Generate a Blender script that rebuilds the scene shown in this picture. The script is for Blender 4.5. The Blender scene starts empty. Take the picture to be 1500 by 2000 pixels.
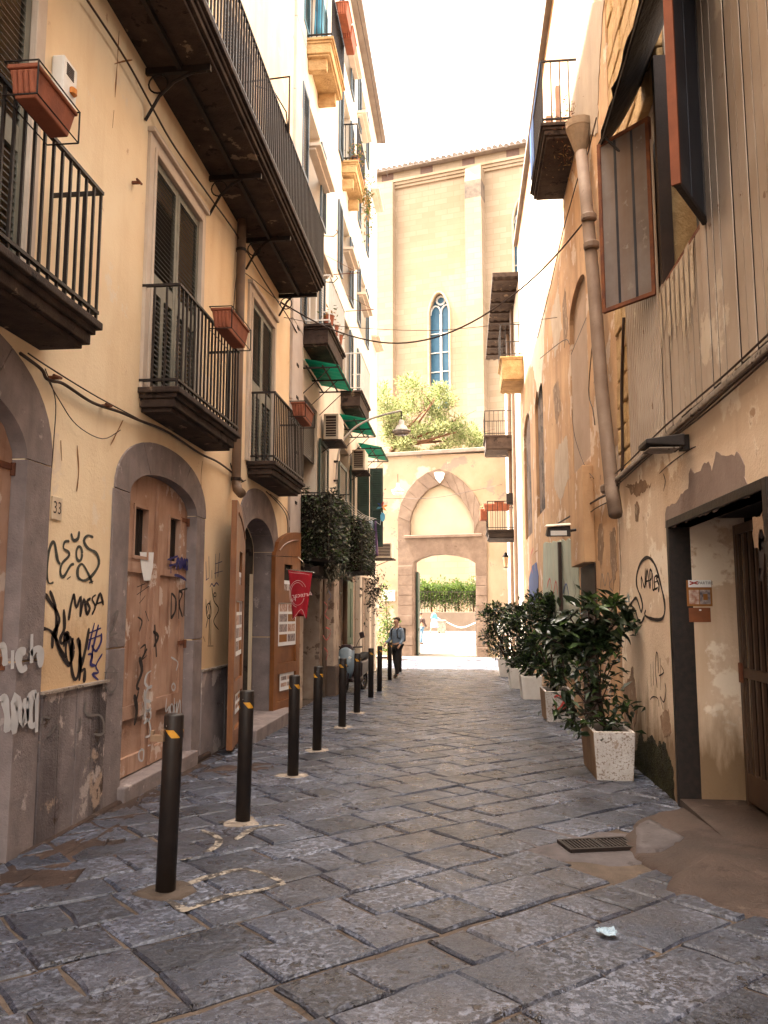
import bpy, bmesh, math, random
from mathutils import Vector, Matrix, geometry, noise
random.seed(7)
R = math.radians
scene = bpy.context.scene
COL = scene.collection

# ------------------------------------------------------------------ camera
F, CX, CY = 1590.0, 750.0, 1000.0           # focal length and centre, in photograph pixels
TH, PS, CAMZ = 0.12018, 0.09834, 1.54       # pitch up, yaw left, eye height
FW = Vector((-math.sin(PS)*math.cos(TH), math.cos(PS)*math.cos(TH), math.sin(TH)))
RT = Vector((math.cos(PS), math.sin(PS), 0))
UP = RT.cross(FW)
CAM = Vector((0, 0, CAMZ))
cd = bpy.data.cameras.new('camera'); cam = bpy.data.objects.new('camera', cd); COL.objects.link(cam)
cd.sensor_fit = 'VERTICAL'; cd.sensor_height = 24; cd.lens = F/2000*24; cd.clip_start = 0.05; cd.clip_end = 2000
cam.matrix_world = Matrix((( RT.x, UP.x, -FW.x, CAM.x), (RT.y, UP.y, -FW.y, CAM.y), (RT.z, UP.z, -FW.z, CAM.z), (0, 0, 0, 1)))
scene.camera = cam

# ------------------------------------------------------------------ sky, sun, exposure
SUN = Vector((-0.40, 0.05, 0.915)).normalized()   # towards the sun
w = bpy.data.worlds.new('World'); scene.world = w; w.use_nodes = True
nt = w.node_tree; bgn = nt.nodes['Background']
sky = nt.nodes.new('ShaderNodeTexSky'); sky.sky_type = 'NISHITA'; sky.sun_disc = False
sky.sun_elevation = math.asin(SUN.z); sky.sun_rotation = math.atan2(SUN.x, SUN.y)
sky.air_density = 1.0; sky.dust_density = 4.0; sky.ozone_density = 1.0
hs = nt.nodes.new('ShaderNodeHueSaturation'); hs.inputs['Saturation'].default_value = 0.35
mx = nt.nodes.new('ShaderNodeMix'); mx.data_type = 'RGBA'; mx.blend_type = 'MULTIPLY'; mx.inputs[0].default_value = 1
nt.links.new(sky.outputs[0], hs.inputs['Color']); nt.links.new(hs.outputs[0], mx.inputs[6])
mx.inputs[7].default_value = (1.0, 0.89, 0.74, 1)
nt.links.new(mx.outputs[2], bgn.inputs[0]); bgn.inputs[1].default_value = 0.15
sd = bpy.data.lights.new('sun', 'SUN'); sd.energy = 3.2; sd.angle = R(0.53); sd.color = (1, .93, .82)
so = bpy.data.objects.new('sun', sd); COL.objects.link(so)
so.rotation_euler = (-SUN).to_track_quat('-Z', 'Y').to_euler(); so.location = (0, 0, 60)
vs = scene.view_settings; vs.view_transform = 'Standard'; vs.look = 'None'; vs.gamma = 1; vs.exposure = 3.95
scene.cycles.max_bounces = 8; scene.cycles.diffuse_bounces = 3; scene.cycles.use_denoising = True

# ------------------------------------------------------------------ photo pixel -> place
def ray(px, py): return FW + RT*((px-CX)/F) + UP*((CY-py)/F)
def onX(px, py, X):
    d = ray(px, py); t = X/d.x; return Vector((X, d.y*t, CAMZ+d.z*t))
def onY(px, py, Y):
    d = ray(px, py); t = Y/d.y; return Vector((d.x*t, Y, CAMZ+d.z*t))
def onZ(px, py, Z):
    d = ray(px, py); t = (Z-CAMZ)/d.z; return Vector((d.x*t, d.y*t, Z))
def onPl(px, py, A, n):
    d = ray(px, py); t = (A-CAM).dot(n)/d.dot(n); return CAM+d*t
GP = [(-60, 0.8), (0, 0), (37, -.51), (56, .0), (62, .1), (400, .1)]
def gz(y):
    for (a, za), (b, zb) in zip(GP, GP[1:]):
        if y <= b: return za+(zb-za)*(y-a)/(b-a)
    return GP[-1][1]
def gnd(px, py):
    d = ray(px, py); y = 8.
    for _ in range(40):
        z = gz(y); t = (z-CAMZ)/d.z; y = .5*y+.5*max(1., min(90., d.y*t))
    return Vector((d.x/d.y*y, y, gz(y)))

# ------------------------------------------------------------------ materials
MATS = {}
def mat(name, c1, c2=None, scale=3., rough=.8, bump=.25, bscale=60., spec=.3, metal=0., streak=None, patch=None, low=None, bdist=.01, tone=False, trans=0., brick=None):
    if name in MATS: return MATS[name]
    m = bpy.data.materials.new(name); MATS[name] = m; m.use_nodes = True
    n = m.node_tree.nodes; l = m.node_tree.links; b = n['Principled BSDF']
    b.inputs['Roughness'].default_value = rough; b.inputs['Metallic'].default_value = metal
    b.inputs['Specular IOR Level'].default_value = spec
    tc = n.new('ShaderNodeTexCoord')
    geo = n.new('ShaderNodeNewGeometry'); P = geo.outputs['Position']
    def nz(s, det=5., vec=None, ro=.6):
        t = n.new('ShaderNodeTexNoise'); t.inputs['Scale'].default_value = s; t.inputs['Detail'].default_value = det
        t.inputs['Roughness'].default_value = ro
        l.new(vec if vec else P, t.inputs['Vector']); return t.outputs['Fac']
    def ramp(fac, a, c):
        r = n.new('ShaderNodeMapRange'); r.inputs[1].default_value = a; r.inputs[2].default_value = c
        l.new(fac, r.inputs[0]); return r.outputs[0]
    def mix(fac, A, B, bt='MIX'):
        x = n.new('ShaderNodeMix'); x.data_type = 'RGBA'; x.blend_type = bt
        if isinstance(fac, float): x.inputs[0].default_value = fac
        else: l.new(fac, x.inputs[0])
        for i, v in ((6, A), (7, B)):
            if isinstance(v, tuple): x.inputs[i].default_value = (*v, 1)
            else: l.new(v, x.inputs[i])
        return x.outputs[2]
    def mapped(sx, sy, sz):
        mp = n.new('ShaderNodeMapping'); mp.inputs['Scale'].default_value = (sx, sy, sz); l.new(P, mp.inputs[0]); return mp.outputs[0]
    c2 = c2 or tuple(v*.75 for v in c1)
    col = mix(ramp(nz(scale), .35, .65), c1, c2)
    if tone:
        at = n.new('ShaderNodeAttribute'); at.attribute_name = 'tone'
        col = mix(at.outputs['Fac'], mix(1., col, (.62, .62, .68), 'MULTIPLY'), mix(1., col, (1.3, 1.25, 1.2), 'MULTIPLY'))
    if streak:
        sc, amt, sclr = streak
        s = nz(1., 6., mapped(sc, sc, sc*.12)); r = ramp(s, .5, .5+.25/amt)
        col = mix(r, col, sclr)
    if patch:
        for (pc, ps, pt) in (patch if isinstance(patch, list) else [patch]):
            r = ramp(nz(ps, 8., None, .65), pt, pt+.03); col = mix(r, col, pc)
    if low:   # dirt with its own ragged upper edge: (colour, height, softness)
        lc, lh, ls = low
        sp = n.new('ShaderNodeSeparateXYZ'); l.new(P, sp.inputs[0])
        ad = n.new('ShaderNodeMath'); ad.operation = 'MULTIPLY_ADD'; l.new(nz(1., 6., mapped(5, 5, 1.2)), ad.inputs[0]); ad.inputs[1].default_value = -ls*2.4; l.new(sp.outputs[2], ad.inputs[2])
        col = mix(ramp(ad.outputs[0], lh-ls*1.2, lh-ls*1.2-ls), col, lc)
    if brick:  # courses too fine to build: (width, height, mortar colour, axis scale)
        bt = n.new('ShaderNodeTexBrick'); bt.inputs['Scale'].default_value = 1; bt.inputs['Brick Width'].default_value = brick[0]; bt.inputs['Row Height'].default_value = brick[1]
        bt.inputs['Mortar Size'].default_value = .03; bt.inputs['Color1'].default_value = (1, 1, 1, 1); bt.inputs['Color2'].default_value = (.86, .84, .8, 1); bt.inputs['Mortar'].default_value = (*brick[2], 1)
        sp = n.new('ShaderNodeSeparateXYZ'); l.new(P, sp.inputs[0]); cb = n.new('ShaderNodeCombineXYZ'); l.new(sp.outputs[0], cb.inputs[0]); l.new(sp.outputs[2], cb.inputs[1]); l.new(cb.outputs[0], bt.inputs[0])
        col = mix(1., col, bt.outputs[0], 'MULTIPLY')
    l.new(col, b.inputs['Base Color'])
    if bump:
        h1 = nz(bscale, 6.); h2 = nz(bscale*.12, 3.)
        a = n.new('ShaderNodeMath'); a.operation = 'MULTIPLY_ADD'; l.new(h2, a.inputs[0]); a.inputs[1].default_value = 1.6; l.new(h1, a.inputs[2])
        bp = n.new('ShaderNodeBump'); bp.inputs['Strength'].default_value = bump; bp.inputs['Distance'].default_value = bdist
        l.new(a.outputs[0], bp.inputs['Height']); l.new(bp.outputs[0], b.inputs['Normal'])
    if trans:
        tr = n.new('ShaderNodeBsdfTranslucent'); l.new(col, tr.inputs[0]); ms = n.new('ShaderNodeMixShader'); ms.inputs[0].default_value = trans
        l.new(b.outputs[0], ms.inputs[1]); l.new(tr.outputs[0], ms.inputs[2]); l.new(ms.outputs[0], n['Material Output'].inputs[0])
    return m
def flat(name, c, rough=.7, **k): return mat(name, c, tuple(v*.8 for v in c), rough=rough, bump=k.pop('bump', .08), **k)
def emis(name, c, s):
    m = flat(name, c); m.node_tree.nodes['Principled BSDF'].inputs['Emission Color'].default_value = (*c, 1); m.node_tree.nodes['Principled BSDF'].inputs['Emission Strength'].default_value = s; return m

M = {}
M['yellow'] = mat('yellow_plaster', (.88, .72, .50), (.78, .58, .36), .55, .9, .4, 40, low=((.60, .41, .24), 1.75, .55), streak=(2.0, .55, (.66, .45, .25)), patch=[((.80, .66, .50), 1.6, .60), ((.40, .25, .14), 9, .73), ((.62, .42, .26), 3.3, .66)])
M['peach'] = mat('peach_trim', (.58, .48, .39), (.50, .40, .32), 3, .8, .15)
M['piperno'] = mat('grey_piperno_stone', (.26, .21, .20), (.18, .145, .14), 4, .85, .6, 70, streak=(5, .5, (.12, .095, .095)), patch=[((.36, .30, .28), 6, .63), ((.08, .06, .055), 16, .68)])
M['plinth'] = mat('plinth_stone', (.25, .205, .20), (.12, .095, .095), 1.5, .85, .8, 60, streak=(2.2, 1.1, (.045, .034, .034)), patch=[((.40, .33, .30), 2.0, .57), ((.36, .26, .20), 1.1, .60), ((.07, .045, .035), 2.8, .61)])
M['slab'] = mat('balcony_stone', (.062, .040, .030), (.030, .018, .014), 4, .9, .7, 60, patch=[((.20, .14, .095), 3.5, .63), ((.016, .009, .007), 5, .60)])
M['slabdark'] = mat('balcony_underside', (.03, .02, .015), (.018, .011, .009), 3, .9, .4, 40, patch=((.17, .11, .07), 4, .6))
M['iron'] = mat('dark_iron', (.012, .008, .007), (.022, .013, .010), 20, .55, .2, 120, spec=.4, metal=.3)
M['rust'] = mat('rusty_iron', (.20, .07, .03), (.11, .04, .025), 9, .8, .4, 90)
M['shutter'] = mat('grey_green_shutter_paint', (.17, .165, .13), (.12, .118, .095), 5, .6, .12, streak=(8, .3, (.12, .1, .08)))
M['slatdk'] = mat('shutter_slat_paint', (.055, .046, .038), (.036, .03, .026), 6, .6, .1)
M['dkgreen'] = mat('dark_green_shutter_paint', (.025, .05, .035), (.018, .03, .022), 5, .5, .1)
M['teal'] = mat('teal_shutter_paint', (.08, .20, .24), (.06, .15, .19), 5, .6, .1)
M['greyblue'] = mat('grey_blue_shutter_paint', (.10, .13, .15), (.07, .09, .11), 5, .6, .1)
M['woodpink'] = mat('weathered_pink_wood', (.47, .30, .22), (.36, .205, .14), 2.4, .75, .4, 60, streak=(9, 1.1, (.25, .115, .065)), patch=[((.58, .46, .39), 2.6, .57), ((.16, .08, .05), 9, .69)])
M['wood'] = mat('varnished_orange_wood', (.24, .09, .027), (.16, .056, .018), 3, .45, .15, 60, streak=(16, 1., (.14, .045, .014)))
M['wooddk'] = mat('dark_wood', (.04, .021, .014), (.025, .014, .010), 4, .7, .3, streak=(12, .9, (.035, .02, .014)))
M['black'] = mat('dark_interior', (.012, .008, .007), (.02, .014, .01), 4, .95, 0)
M['bollard'] = mat('brown_black_bollard_paint', (.014, .0095, .008), (.020, .013, .010), 8, .5, .12, 80, spec=.3, patch=((.05, .035, .026), 13, .70))
M['yellowtape'] = mat('yellow_reflective_tape', (.60, .29, .03), (.45, .2, .02), 30, .5, .1)
M['blacktape'] = flat('black_tape', (.02, .016, .016), .5)
M['terra'] = mat('terracotta', (.33, .10, .05), (.24, .075, .04), 8, .8, .2)
M['white'] = mat('white_paint', (.78, .76, .72), (.70, .67, .62), 6, .6, .1)
M['paper'] = mat('paper', (.80, .80, .80), (.74, .74, .76), 8, .9, .05)
M['marble'] = mat('marble', (.62, .60, .57), (.52, .5, .47), 5, .5, .05)
def stone_material():
    m = bpy.data.materials.new('basalt_paving_stone'); m.use_nodes = True; n = m.node_tree.nodes; l = m.node_tree.links; b = n['Principled BSDF']
    P = n.new('ShaderNodeNewGeometry').outputs['Position']
    def nz(s, d=4., r=.6, vec=None):
        t = n.new('ShaderNodeTexNoise'); t.inputs['Scale'].default_value = s; t.inputs['Detail'].default_value = d; t.inputs['Roughness'].default_value = r; l.new(vec or P, t.inputs['Vector']); return t.outputs['Fac']
    def rg(f, a, c, o0=0., o1=1.):
        r = n.new('ShaderNodeMapRange'); r.inputs[1].default_value = a; r.inputs[2].default_value = c; r.inputs[3].default_value = o0; r.inputs[4].default_value = o1; l.new(f, r.inputs[0]); return r.outputs[0]
    def mx(f, A, B, bt='MIX'):
        x = n.new('ShaderNodeMix'); x.data_type = 'RGBA'; x.blend_type = bt
        if isinstance(f, float): x.inputs[0].default_value = f
        else: l.new(f, x.inputs[0])
        for i, v in ((6, A), (7, B)):
            if isinstance(v, tuple): x.inputs[i].default_value = (*v, 1)
            else: l.new(v, x.inputs[i])
        return x.outputs[2]
    def mul(a, c):
        x = n.new('ShaderNodeMath'); x.operation = 'MULTIPLY'
        for i, v in ((0, a), (1, c)):
            if isinstance(v, float): x.inputs[i].default_value = v
            else: l.new(v, x.inputs[i])
        return x.outputs[0]
    at = n.new('ShaderNodeAttribute'); at.attribute_name = 'tone'; tone = at.outputs['Fac']
    col = mx(rg(nz(3.5), .35, .65), (.020, .025, .041), (.040, .047, .070))
    col = mx(rg(nz(1.1), .45, .65), col, (.036, .033, .040))                       # browner, worn areas
    fleck = mul(rg(nz(34., 3., .55), .50, .58), rg(nz(1.4), .40, .58, .0, 1.)); col = mx(fleck, col, (.15, .165, .215))   # pale chisel flecks
    fleck2 = mul(rg(nz(95., 2.), .57, .64), .5); col = mx(fleck2, col, (.15, .165, .21))
    pit = rg(nz(14., 3., .7), .61, .65); col = mx(pit, col, (.022, .017, .017))
    col = mx(1., col, mx(tone, (.42, .43, .47), (1.15, 1.14, 1.15)), 'MULTIPLY'); l.new(col, b.inputs['Base Color'])
    l.new(rg(nz(5.), .35, .65, .22, .48), b.inputs['Roughness']); b.inputs['Specular IOR Level'].default_value = .5
    a = n.new('ShaderNodeMath'); a.operation = 'MULTIPLY_ADD'; l.new(nz(30., 5., .65), a.inputs[0]); a.inputs[1].default_value = 1.; l.new(mul(pit, -.7), a.inputs[2])
    a2 = n.new('ShaderNodeMath'); a2.operation = 'MULTIPLY_ADD'; l.new(nz(6., 3.), a2.inputs[0]); a2.inputs[1].default_value = .35; l.new(a.outputs[0], a2.inputs[2])
    bp = n.new('ShaderNodeBump'); bp.inputs['Strength'].default_value = .8; bp.inputs['Distance'].default_value = .016; l.new(a2.outputs[0], bp.inputs['Height']); l.new(bp.outputs[0], b.inputs['Normal'])
    return m
M['stone'] = stone_material()
M['grout'] = mat('dirt_joint', (.10, .074, .058), (.05, .036, .028), 6, .95, .6, 80, patch=((.12, .085, .06), 14, .62))
M['dirt'] = mat('trodden_dirt', (.055, .032, .024), (.026, .015, .012), 2.5, .95, .9, 45, patch=[((.10, .068, .053), 6, .60), ((.15, .12, .10), 22, .68)])
M['concrete'] = mat('brown_stained_concrete', (.058, .037, .029), (.030, .019, .015), 2.2, .75, .8, 40, patch=[((.03, .017, .013), 2.1, .56), ((.085, .060, .048), 2.6, .62), ((.03, .02, .016), 26, .67)])
M['mortar'] = mat('pale_mortar', (.36, .30, .25), (.22, .175, .14), 9, .9, .7, 70, patch=((.10, .075, .06), 14, .58))
M['tuff'] = mat('yellow_tuff', (.52, .35, .17), (.36, .22, .10), 5, .95, .9, 30, bdist=.02, patch=((.24, .14, .07), 8, .64))
M['orange'] = mat('orange_plaster', (.56, .355, .20), (.40, .23, .125), 1.1, .9, .5, 40, streak=(1.8, .9, (.27, .15, .085)), patch=[((.60, .46, .35), 1.1, .56), ((.20, .12, .075), 3.5, .66), ((.12, .075, .05), 14, .71)])
M['cream'] = mat('cream_plaster', (.72, .57, .44), (.62, .47, .34), 1.0, .9, .5, 40, streak=(1.8, .7, (.42, .265, .16)), patch=[((.80, .69, .57), 1.3, .56), ((.46, .31, .21), 2.6, .64), ((.18, .11, .075), 10, .71)], low=((.20, .13, .075), .75, .5))
M['moss'] = mat('dark_moss', (.030, .026, .006), (.014, .010, .003), 8, .95, .8, 60, bdist=.03)
M['palewall'] = mat('white_plaster', (.70, .62, .52), (.62, .52, .42), .8, .9, .3, 40, streak=(1.5, .5, (.48, .37, .27)), patch=((.44, .32, .22), 3, .69))
M['creamlow'] = mat('pale_yellow_plaster', (.74, .62, .44), (.66, .52, .36), 1.4, .9, .25, 40, streak=(3, .5, (.5, .38, .26)))
M['peel'] = mat('peeling_wall', (.50, .40, .32), (.36, .27, .21), 3, .9, .4, 40, patch=[((.20, .14, .11), 4, .58), ((.42, .13, .10), 9, .70)])
M['metal'] = mat('beige_corrugated_metal', (.42, .34, .28), (.32, .245, .19), 1.2, .55, .2, 30, spec=.4, metal=.1, streak=(1.6, .6, (.24, .15, .10)), patch=[((.16, .085, .05), 5, .66), ((.50, .42, .34), 1.5, .60)])
M['metalgrey'] = mat('grey_sheet_metal', (.20, .17, .16), (.15, .12, .11), 2.5, .65, .2, 30, metal=.1, streak=(2, .9, (.15, .085, .05)), patch=((.22, .19, .17), 8, .62))
M['metaldk'] = mat('dark_blue_grey_sheet', (.045, .05, .065), (.03, .03, .04), 3, .5, .1, metal=.3)
M['pipe'] = mat('beige_pipe_paint', (.21, .15, .115), (.15, .10, .072), 3, .7, .35, 50, streak=(2.5, 1., (.11, .065, .045)), patch=((.10, .06, .04), 7, .64))
M['pipebr'] = mat('brown_pipe_paint', (.15, .09, .055), (.10, .06, .04), 3, .6, .15)
M['tarp'] = mat('black_tarp', (.012, .008, .007), (.02, .014, .012), 6, .6, .6, 14, bdist=.05)
M['cable'] = mat('cable', (.06, .035, .025), (.04, .024, .02), 9, .7, .1)
M['spray_black'] = flat('black_spray_paint', (.022, .014, .014), .7)
M['spray_blue'] = flat('blue_spray_paint', (.035, .03, .15), .7)
M['spray_white'] = flat('white_spray_paint', (.55, .54, .55), .8)
M['spray_grey'] = flat('grey_spray_paint', (.16, .14, .13), .8)
M['spray_dkgrey'] = flat('greenish_black_spray_paint', (.06, .06, .05), .8)
M['red'] = mat('red_cloth', (.46, .018, .03), (.36, .014, .024), 5, .8, .1, trans=.25)
M['lettering'] = flat('pale_pink_print', (.72, .42, .40))
M['awning'] = mat('green_translucent_sheet', (.02, .30, .22), (.025, .34, .25), 3, .4, .05, trans=.7)
M['ac'] = mat('air_conditioner_casing', (.62, .54, .44), (.54, .46, .37), 4, .5, .05)
M['gatestone'] = mat('pinkish_gate_stone', (.175, .125, .094), (.12, .083, .062), 2.5, .9, .6, 40, streak=(1.5, .6, (.12, .08, .06)), patch=((.10, .066, .047), 4, .64))
M['gatewall'] = mat('gate_plaster', (.33, .255, .18), (.26, .19, .125), .6, .9, .3, 30, streak=(.9, .6, (.26, .175, .11)), patch=[((.20, .16, .13), .9, .58), ((.38, .32, .25), .5, .56), ((.12, .08, .05), 2.6, .66)])
M['lunette'] = mat('lunette_plaster', (.38, .31, .23), (.32, .255, .18), .5, .9, .15)
M['church'] = mat('church_tuff', (.33, .25, .175), (.27, .195, .13), .12, .9, .3, 10, streak=(.35, .6, (.25, .19, .14)), brick=(1.1, .5, (.86, .83, .79)))
M['churchdk'] = mat('church_stain', (.09, .07, .057), (.2, .15, .11), 1.2, .9, .3, 10)
M['roof'] = mat('roof_tiles', (.22, .18, .15), (.17, .13, .105), 2, .9, .3, 20)
M['glassblue'] = mat('church_glass', (.035, .105, .17), (.025, .08, .135), 1.2, .45, .05, spec=.3)
M['glassdk'] = mat('dark_glass', (.02, .02, .024), (.03, .03, .03), 2, .15, 0, spec=.6)
M['bark'] = mat('pine_bark', (.16, .07, .035), (.09, .04, .022), 6, .9, .6, 30)
M['pine'] = mat('pine_needles', (.30, .30, .14), (.21, .22, .09), 1.5, .8, 0, trans=.4)
M['leaf'] = mat('dark_glossy_leaf', (.010, .018, .008), (.018, .030, .011), 5, .3, 0, spec=.5, trans=.12)
M['leafy'] = mat('young_leaf', (.07, .115, .028), (.04, .075, .018), 5, .35, 0, spec=.5, trans=.25)
M['hedge'] = mat('hedge_leaf', (.11, .15, .03), (.055, .085, .018), 2, .6, 0, trans=.35)
M['ivy'] = mat('plastic_ivy', (.028, .028, .016), (.018, .02, .010), 9, .5, 0, spec=.4)
M['ivylt'] = mat('pale_ivy', (.22, .20, .14), (.10, .09, .06), 9, .5, 0, spec=.4)
M['tub'] = mat('weathered_white_tub', (.50, .46, .44), (.40, .35, .32), 5, .9, .8, 50, patch=[((.23, .175, .14), 48, .55), ((.30, .225, .175), 6, .60), ((.16, .11, .08), 13, .66)])
M['tubwhite'] = mat('whitewashed_tub', (.66, .62, .58), (.55, .50, .46), 5, .9, .4, 50, patch=((.36, .28, .23), 7, .66))
M['tubside'] = mat('brown_stained_tub', (.30, .19, .11), (.22, .13, .075), 5, .9, .5, 50, streak=(6, .8, (.15, .085, .05)))
M['soil'] = mat('soil', (.03, .02, .013), None, 12, .95, .8)
M['tealwall'] = mat('faded_turquoise_plaster', (.36, .40, .33), (.28, .31, .26), 2, .9, .3, streak=(4, .6, (.45, .38, .3)))
M['bluepaint'] = mat('blue_mural_paint', (.035, .07, .22), (.03, .05, .16), 3, .8, .1)
M['bluetarp'] = mat('blue_sheet', (.03, .12, .38), (.02, .08, .28), 3, .6, .1)
M['greendoor'] = mat('faded_green_door', (.11, .17, .10), (.08, .13, .075), 3, .7, .15, streak=(6, .6, (.07, .1, .06)))
M['skin'] = flat('skin', (.50, .29, .20)); M['hair'] = flat('brown_hair', (.05, .03, .02))
M['denim'] = mat('denim', (.20, .25, .31), (.14, .18, .24), 9, .9, .2); M['jeans'] = mat('blue_jeans', (.10, .18, .27), (.07, .13, .2), 9, .9, .2)
M['blackcloth'] = flat('black_cloth', (.022, .018, .018), .9); M['browncloth'] = flat('dark_brown_jacket', (.06, .035, .03), .9)
M['cyancloth'] = flat('light_blue_top', (.12, .38, .55), .9); M['lilac'] = flat('lilac_cloth', (.30, .30, .48), .9); M['whitecloth'] = flat('white_cloth', (.75, .73, .7), .9)
M['rubber'] = flat('rubber', (.015, .013, .013), .8); M['scootblue'] = mat('pale_blue_scooter_paint', (.17, .215, .25), (.13, .17, .2), 3, .3, 0, spec=.6)
M['scootdk'] = flat('dark_scooter_plastic', (.03, .018, .02), .35); M['chrome'] = mat('chrome', (.6, .6, .6), None, 3, .2, 0, metal=1.)
M['orangeplastic'] = flat('orange_plastic', (.75, .25, .03), .4)
M['cardbrown'] = flat('brown_poster_print', (.30, .12, .03)); M['cardred'] = flat('red_print', (.45, .05, .04)); M['ink'] = flat('dark_ink', (.04, .025, .025))
M['photo'] = mat('photo_print', (.42, .34, .32), (.10, .08, .09), 22, .6, 0); M['photo2'] = mat('photo_print_warm', (.62, .5, .42), (.3, .12, .08), 18, .6, 0)
# ------------------------------------------------------------------ mesh builder
class MB:
    def __init__(s): s.v = []; s.f = []; s.mi = []; s.cur = 0
    def add(s, vs, fs):
        o = len(s.v); s.v += [tuple(p) for p in vs]
        for f in fs: s.f.append([i+o for i in f]); s.mi.append(s.cur)
        return s
    def box(s, x0, x1, y0, y1, z0, z1):
        x0, x1 = sorted((x0, x1)); y0, y1 = sorted((y0, y1)); z0, z1 = sorted((z0, z1))
        return s.add([(x0,y0,z0),(x1,y0,z0),(x1,y1,z0),(x0,y1,z0),(x0,y0,z1),(x1,y0,z1),(x1,y1,z1),(x0,y1,z1)],
                     [(3,2,1,0),(4,5,6,7),(0,1,5,4),(1,2,6,5),(2,3,7,6),(3,0,4,7)])
    def hexa(s, p):   # eight corners, bottom ring then top ring
        return s.add(p, [(3,2,1,0),(4,5,6,7),(0,1,5,4),(1,2,6,5),(2,3,7,6),(3,0,4,7)])
    def obox(s, c, ax, ay, az):   # oriented box: centre and three half axes
        c, ax, ay, az = map(Vector, (c, ax, ay, az))
        return s.hexa([c-ax-ay-az, c+ax-ay-az, c+ax+ay-az, c-ax+ay-az, c-ax-ay+az, c+ax-ay+az, c+ax+ay+az, c-ax+ay+az])
    def prism(s, ring, ext):
        ext = Vector(ext); n = len(ring); a = [Vector(p) for p in ring]; b = [p+ext for p in a]
        return s.add(a+b, [tuple(range(n))[::-1], tuple(range(n, 2*n))]+[(i, (i+1) % n, n+(i+1) % n, n+i) for i in range(n)])
    def tube(s, pts, r, n=6, cap=True):
        pts = [Vector(p) for p in pts]; rs = r if isinstance(r, (list, tuple)) else [r]*len(pts)
        o = len(s.v); prev = None
        for i, p in enumerate(pts):
            t = (pts[min(i+1, len(pts)-1)]-pts[max(i-1, 0)])
            t = t.normalized() if t.length > 1e-9 else Vector((0, 0, 1))
            a = prev if prev is not None else (Vector((0, 0, 1)) if abs(t.z) < .9 else Vector((1, 0, 0)))
            a = a-t*a.dot(t)
            if a.length < 1e-6: a = t.orthogonal()
            a.normalize(); prev = a; b = t.cross(a)
            for k in range(n):
                q = p+(a*math.cos(k*2*math.pi/n)+b*math.sin(k*2*math.pi/n))*rs[i]; s.v.append(tuple(q))
        for i in range(len(pts)-1):
            for k in range(n):
                s.f.append([o+i*n+k, o+i*n+(k+1) % n, o+(i+1)*n+(k+1) % n, o+(i+1)*n+k]); s.mi.append(s.cur)
        if cap:
            s.f.append([o+k for k in range(n)][::-1]); s.f.append([o+(len(pts)-1)*n+k for k in range(n)]); s.mi += [s.cur, s.cur]
        return s
    def lathe(s, c, prof, n=16):   # profile (radius, z) round a vertical axis
        c = Vector(c); o = len(s.v)
        for r, z in prof:
            for k in range(n): s.v.append((c.x+r*math.cos(k*2*math.pi/n), c.y+r*math.sin(k*2*math.pi/n), c.z+z))
        for i in range(len(prof)-1):
            for k in range(n): s.f.append([o+i*n+k, o+i*n+(k+1) % n, o+(i+1)*n+(k+1) % n, o+(i+1)*n+k]); s.mi.append(s.cur)
        s.f.append([o+k for k in range(n)][::-1]); s.f.append([o+(len(prof)-1)*n+k for k in range(n)]); s.mi += [s.cur, s.cur]
        return s
    def mesh(s, name, mats, smooth=False):
        me = bpy.data.meshes.new(name); me.from_pydata(s.v, [], s.f)
        for m in (mats if isinstance(mats, (list, tuple)) else [mats]): me.materials.append(M[m] if isinstance(m, str) else m)
        if len(me.materials) > 1: me.polygons.foreach_set('material_index', s.mi)
        if smooth: me.polygons.foreach_set('use_smooth', [True]*len(me.polygons))
        me.update(); return me
    def build(s, name, mats, parent=None, smooth=False, bevel=0, **tags):
        o = link(name, s.mesh(name, mats, smooth), parent)
        if bevel:
            b = o.modifiers.new('bevel', 'BEVEL'); b.width = bevel; b.segments = 2; b.limit_method = 'ANGLE'
        return tag(o, **tags)
W = {}
def link(name, data, parent=None, loc=None, rot=None):
    o = bpy.data.objects.new(name, data); COL.objects.link(o)
    m = Matrix.Translation(loc) if loc is not None else Matrix.Identity(4)
    if rot is not None: m = m @ rot
    W[o.name] = m; o.matrix_basis = m
    if parent is not None: o.parent = parent; o.matrix_parent_inverse = W[parent.name].inverted()
    return o
def tag(o, label=None, category=None, group=None, kind=None):
    for k, v in (('label', label), ('category', category), ('group', group), ('kind', kind)):
        if v: o[k] = v
    return o
def T(name, loc, label, category, group=None):
    o = link(name, None, None, Vector(loc)); o.empty_display_size = .1; return tag(o, label, category, group)
def bx(name, m, parent, *a, bevel=0, **t): return MB().box(*a).build(name, m, parent, bevel=bevel, **t)

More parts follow.
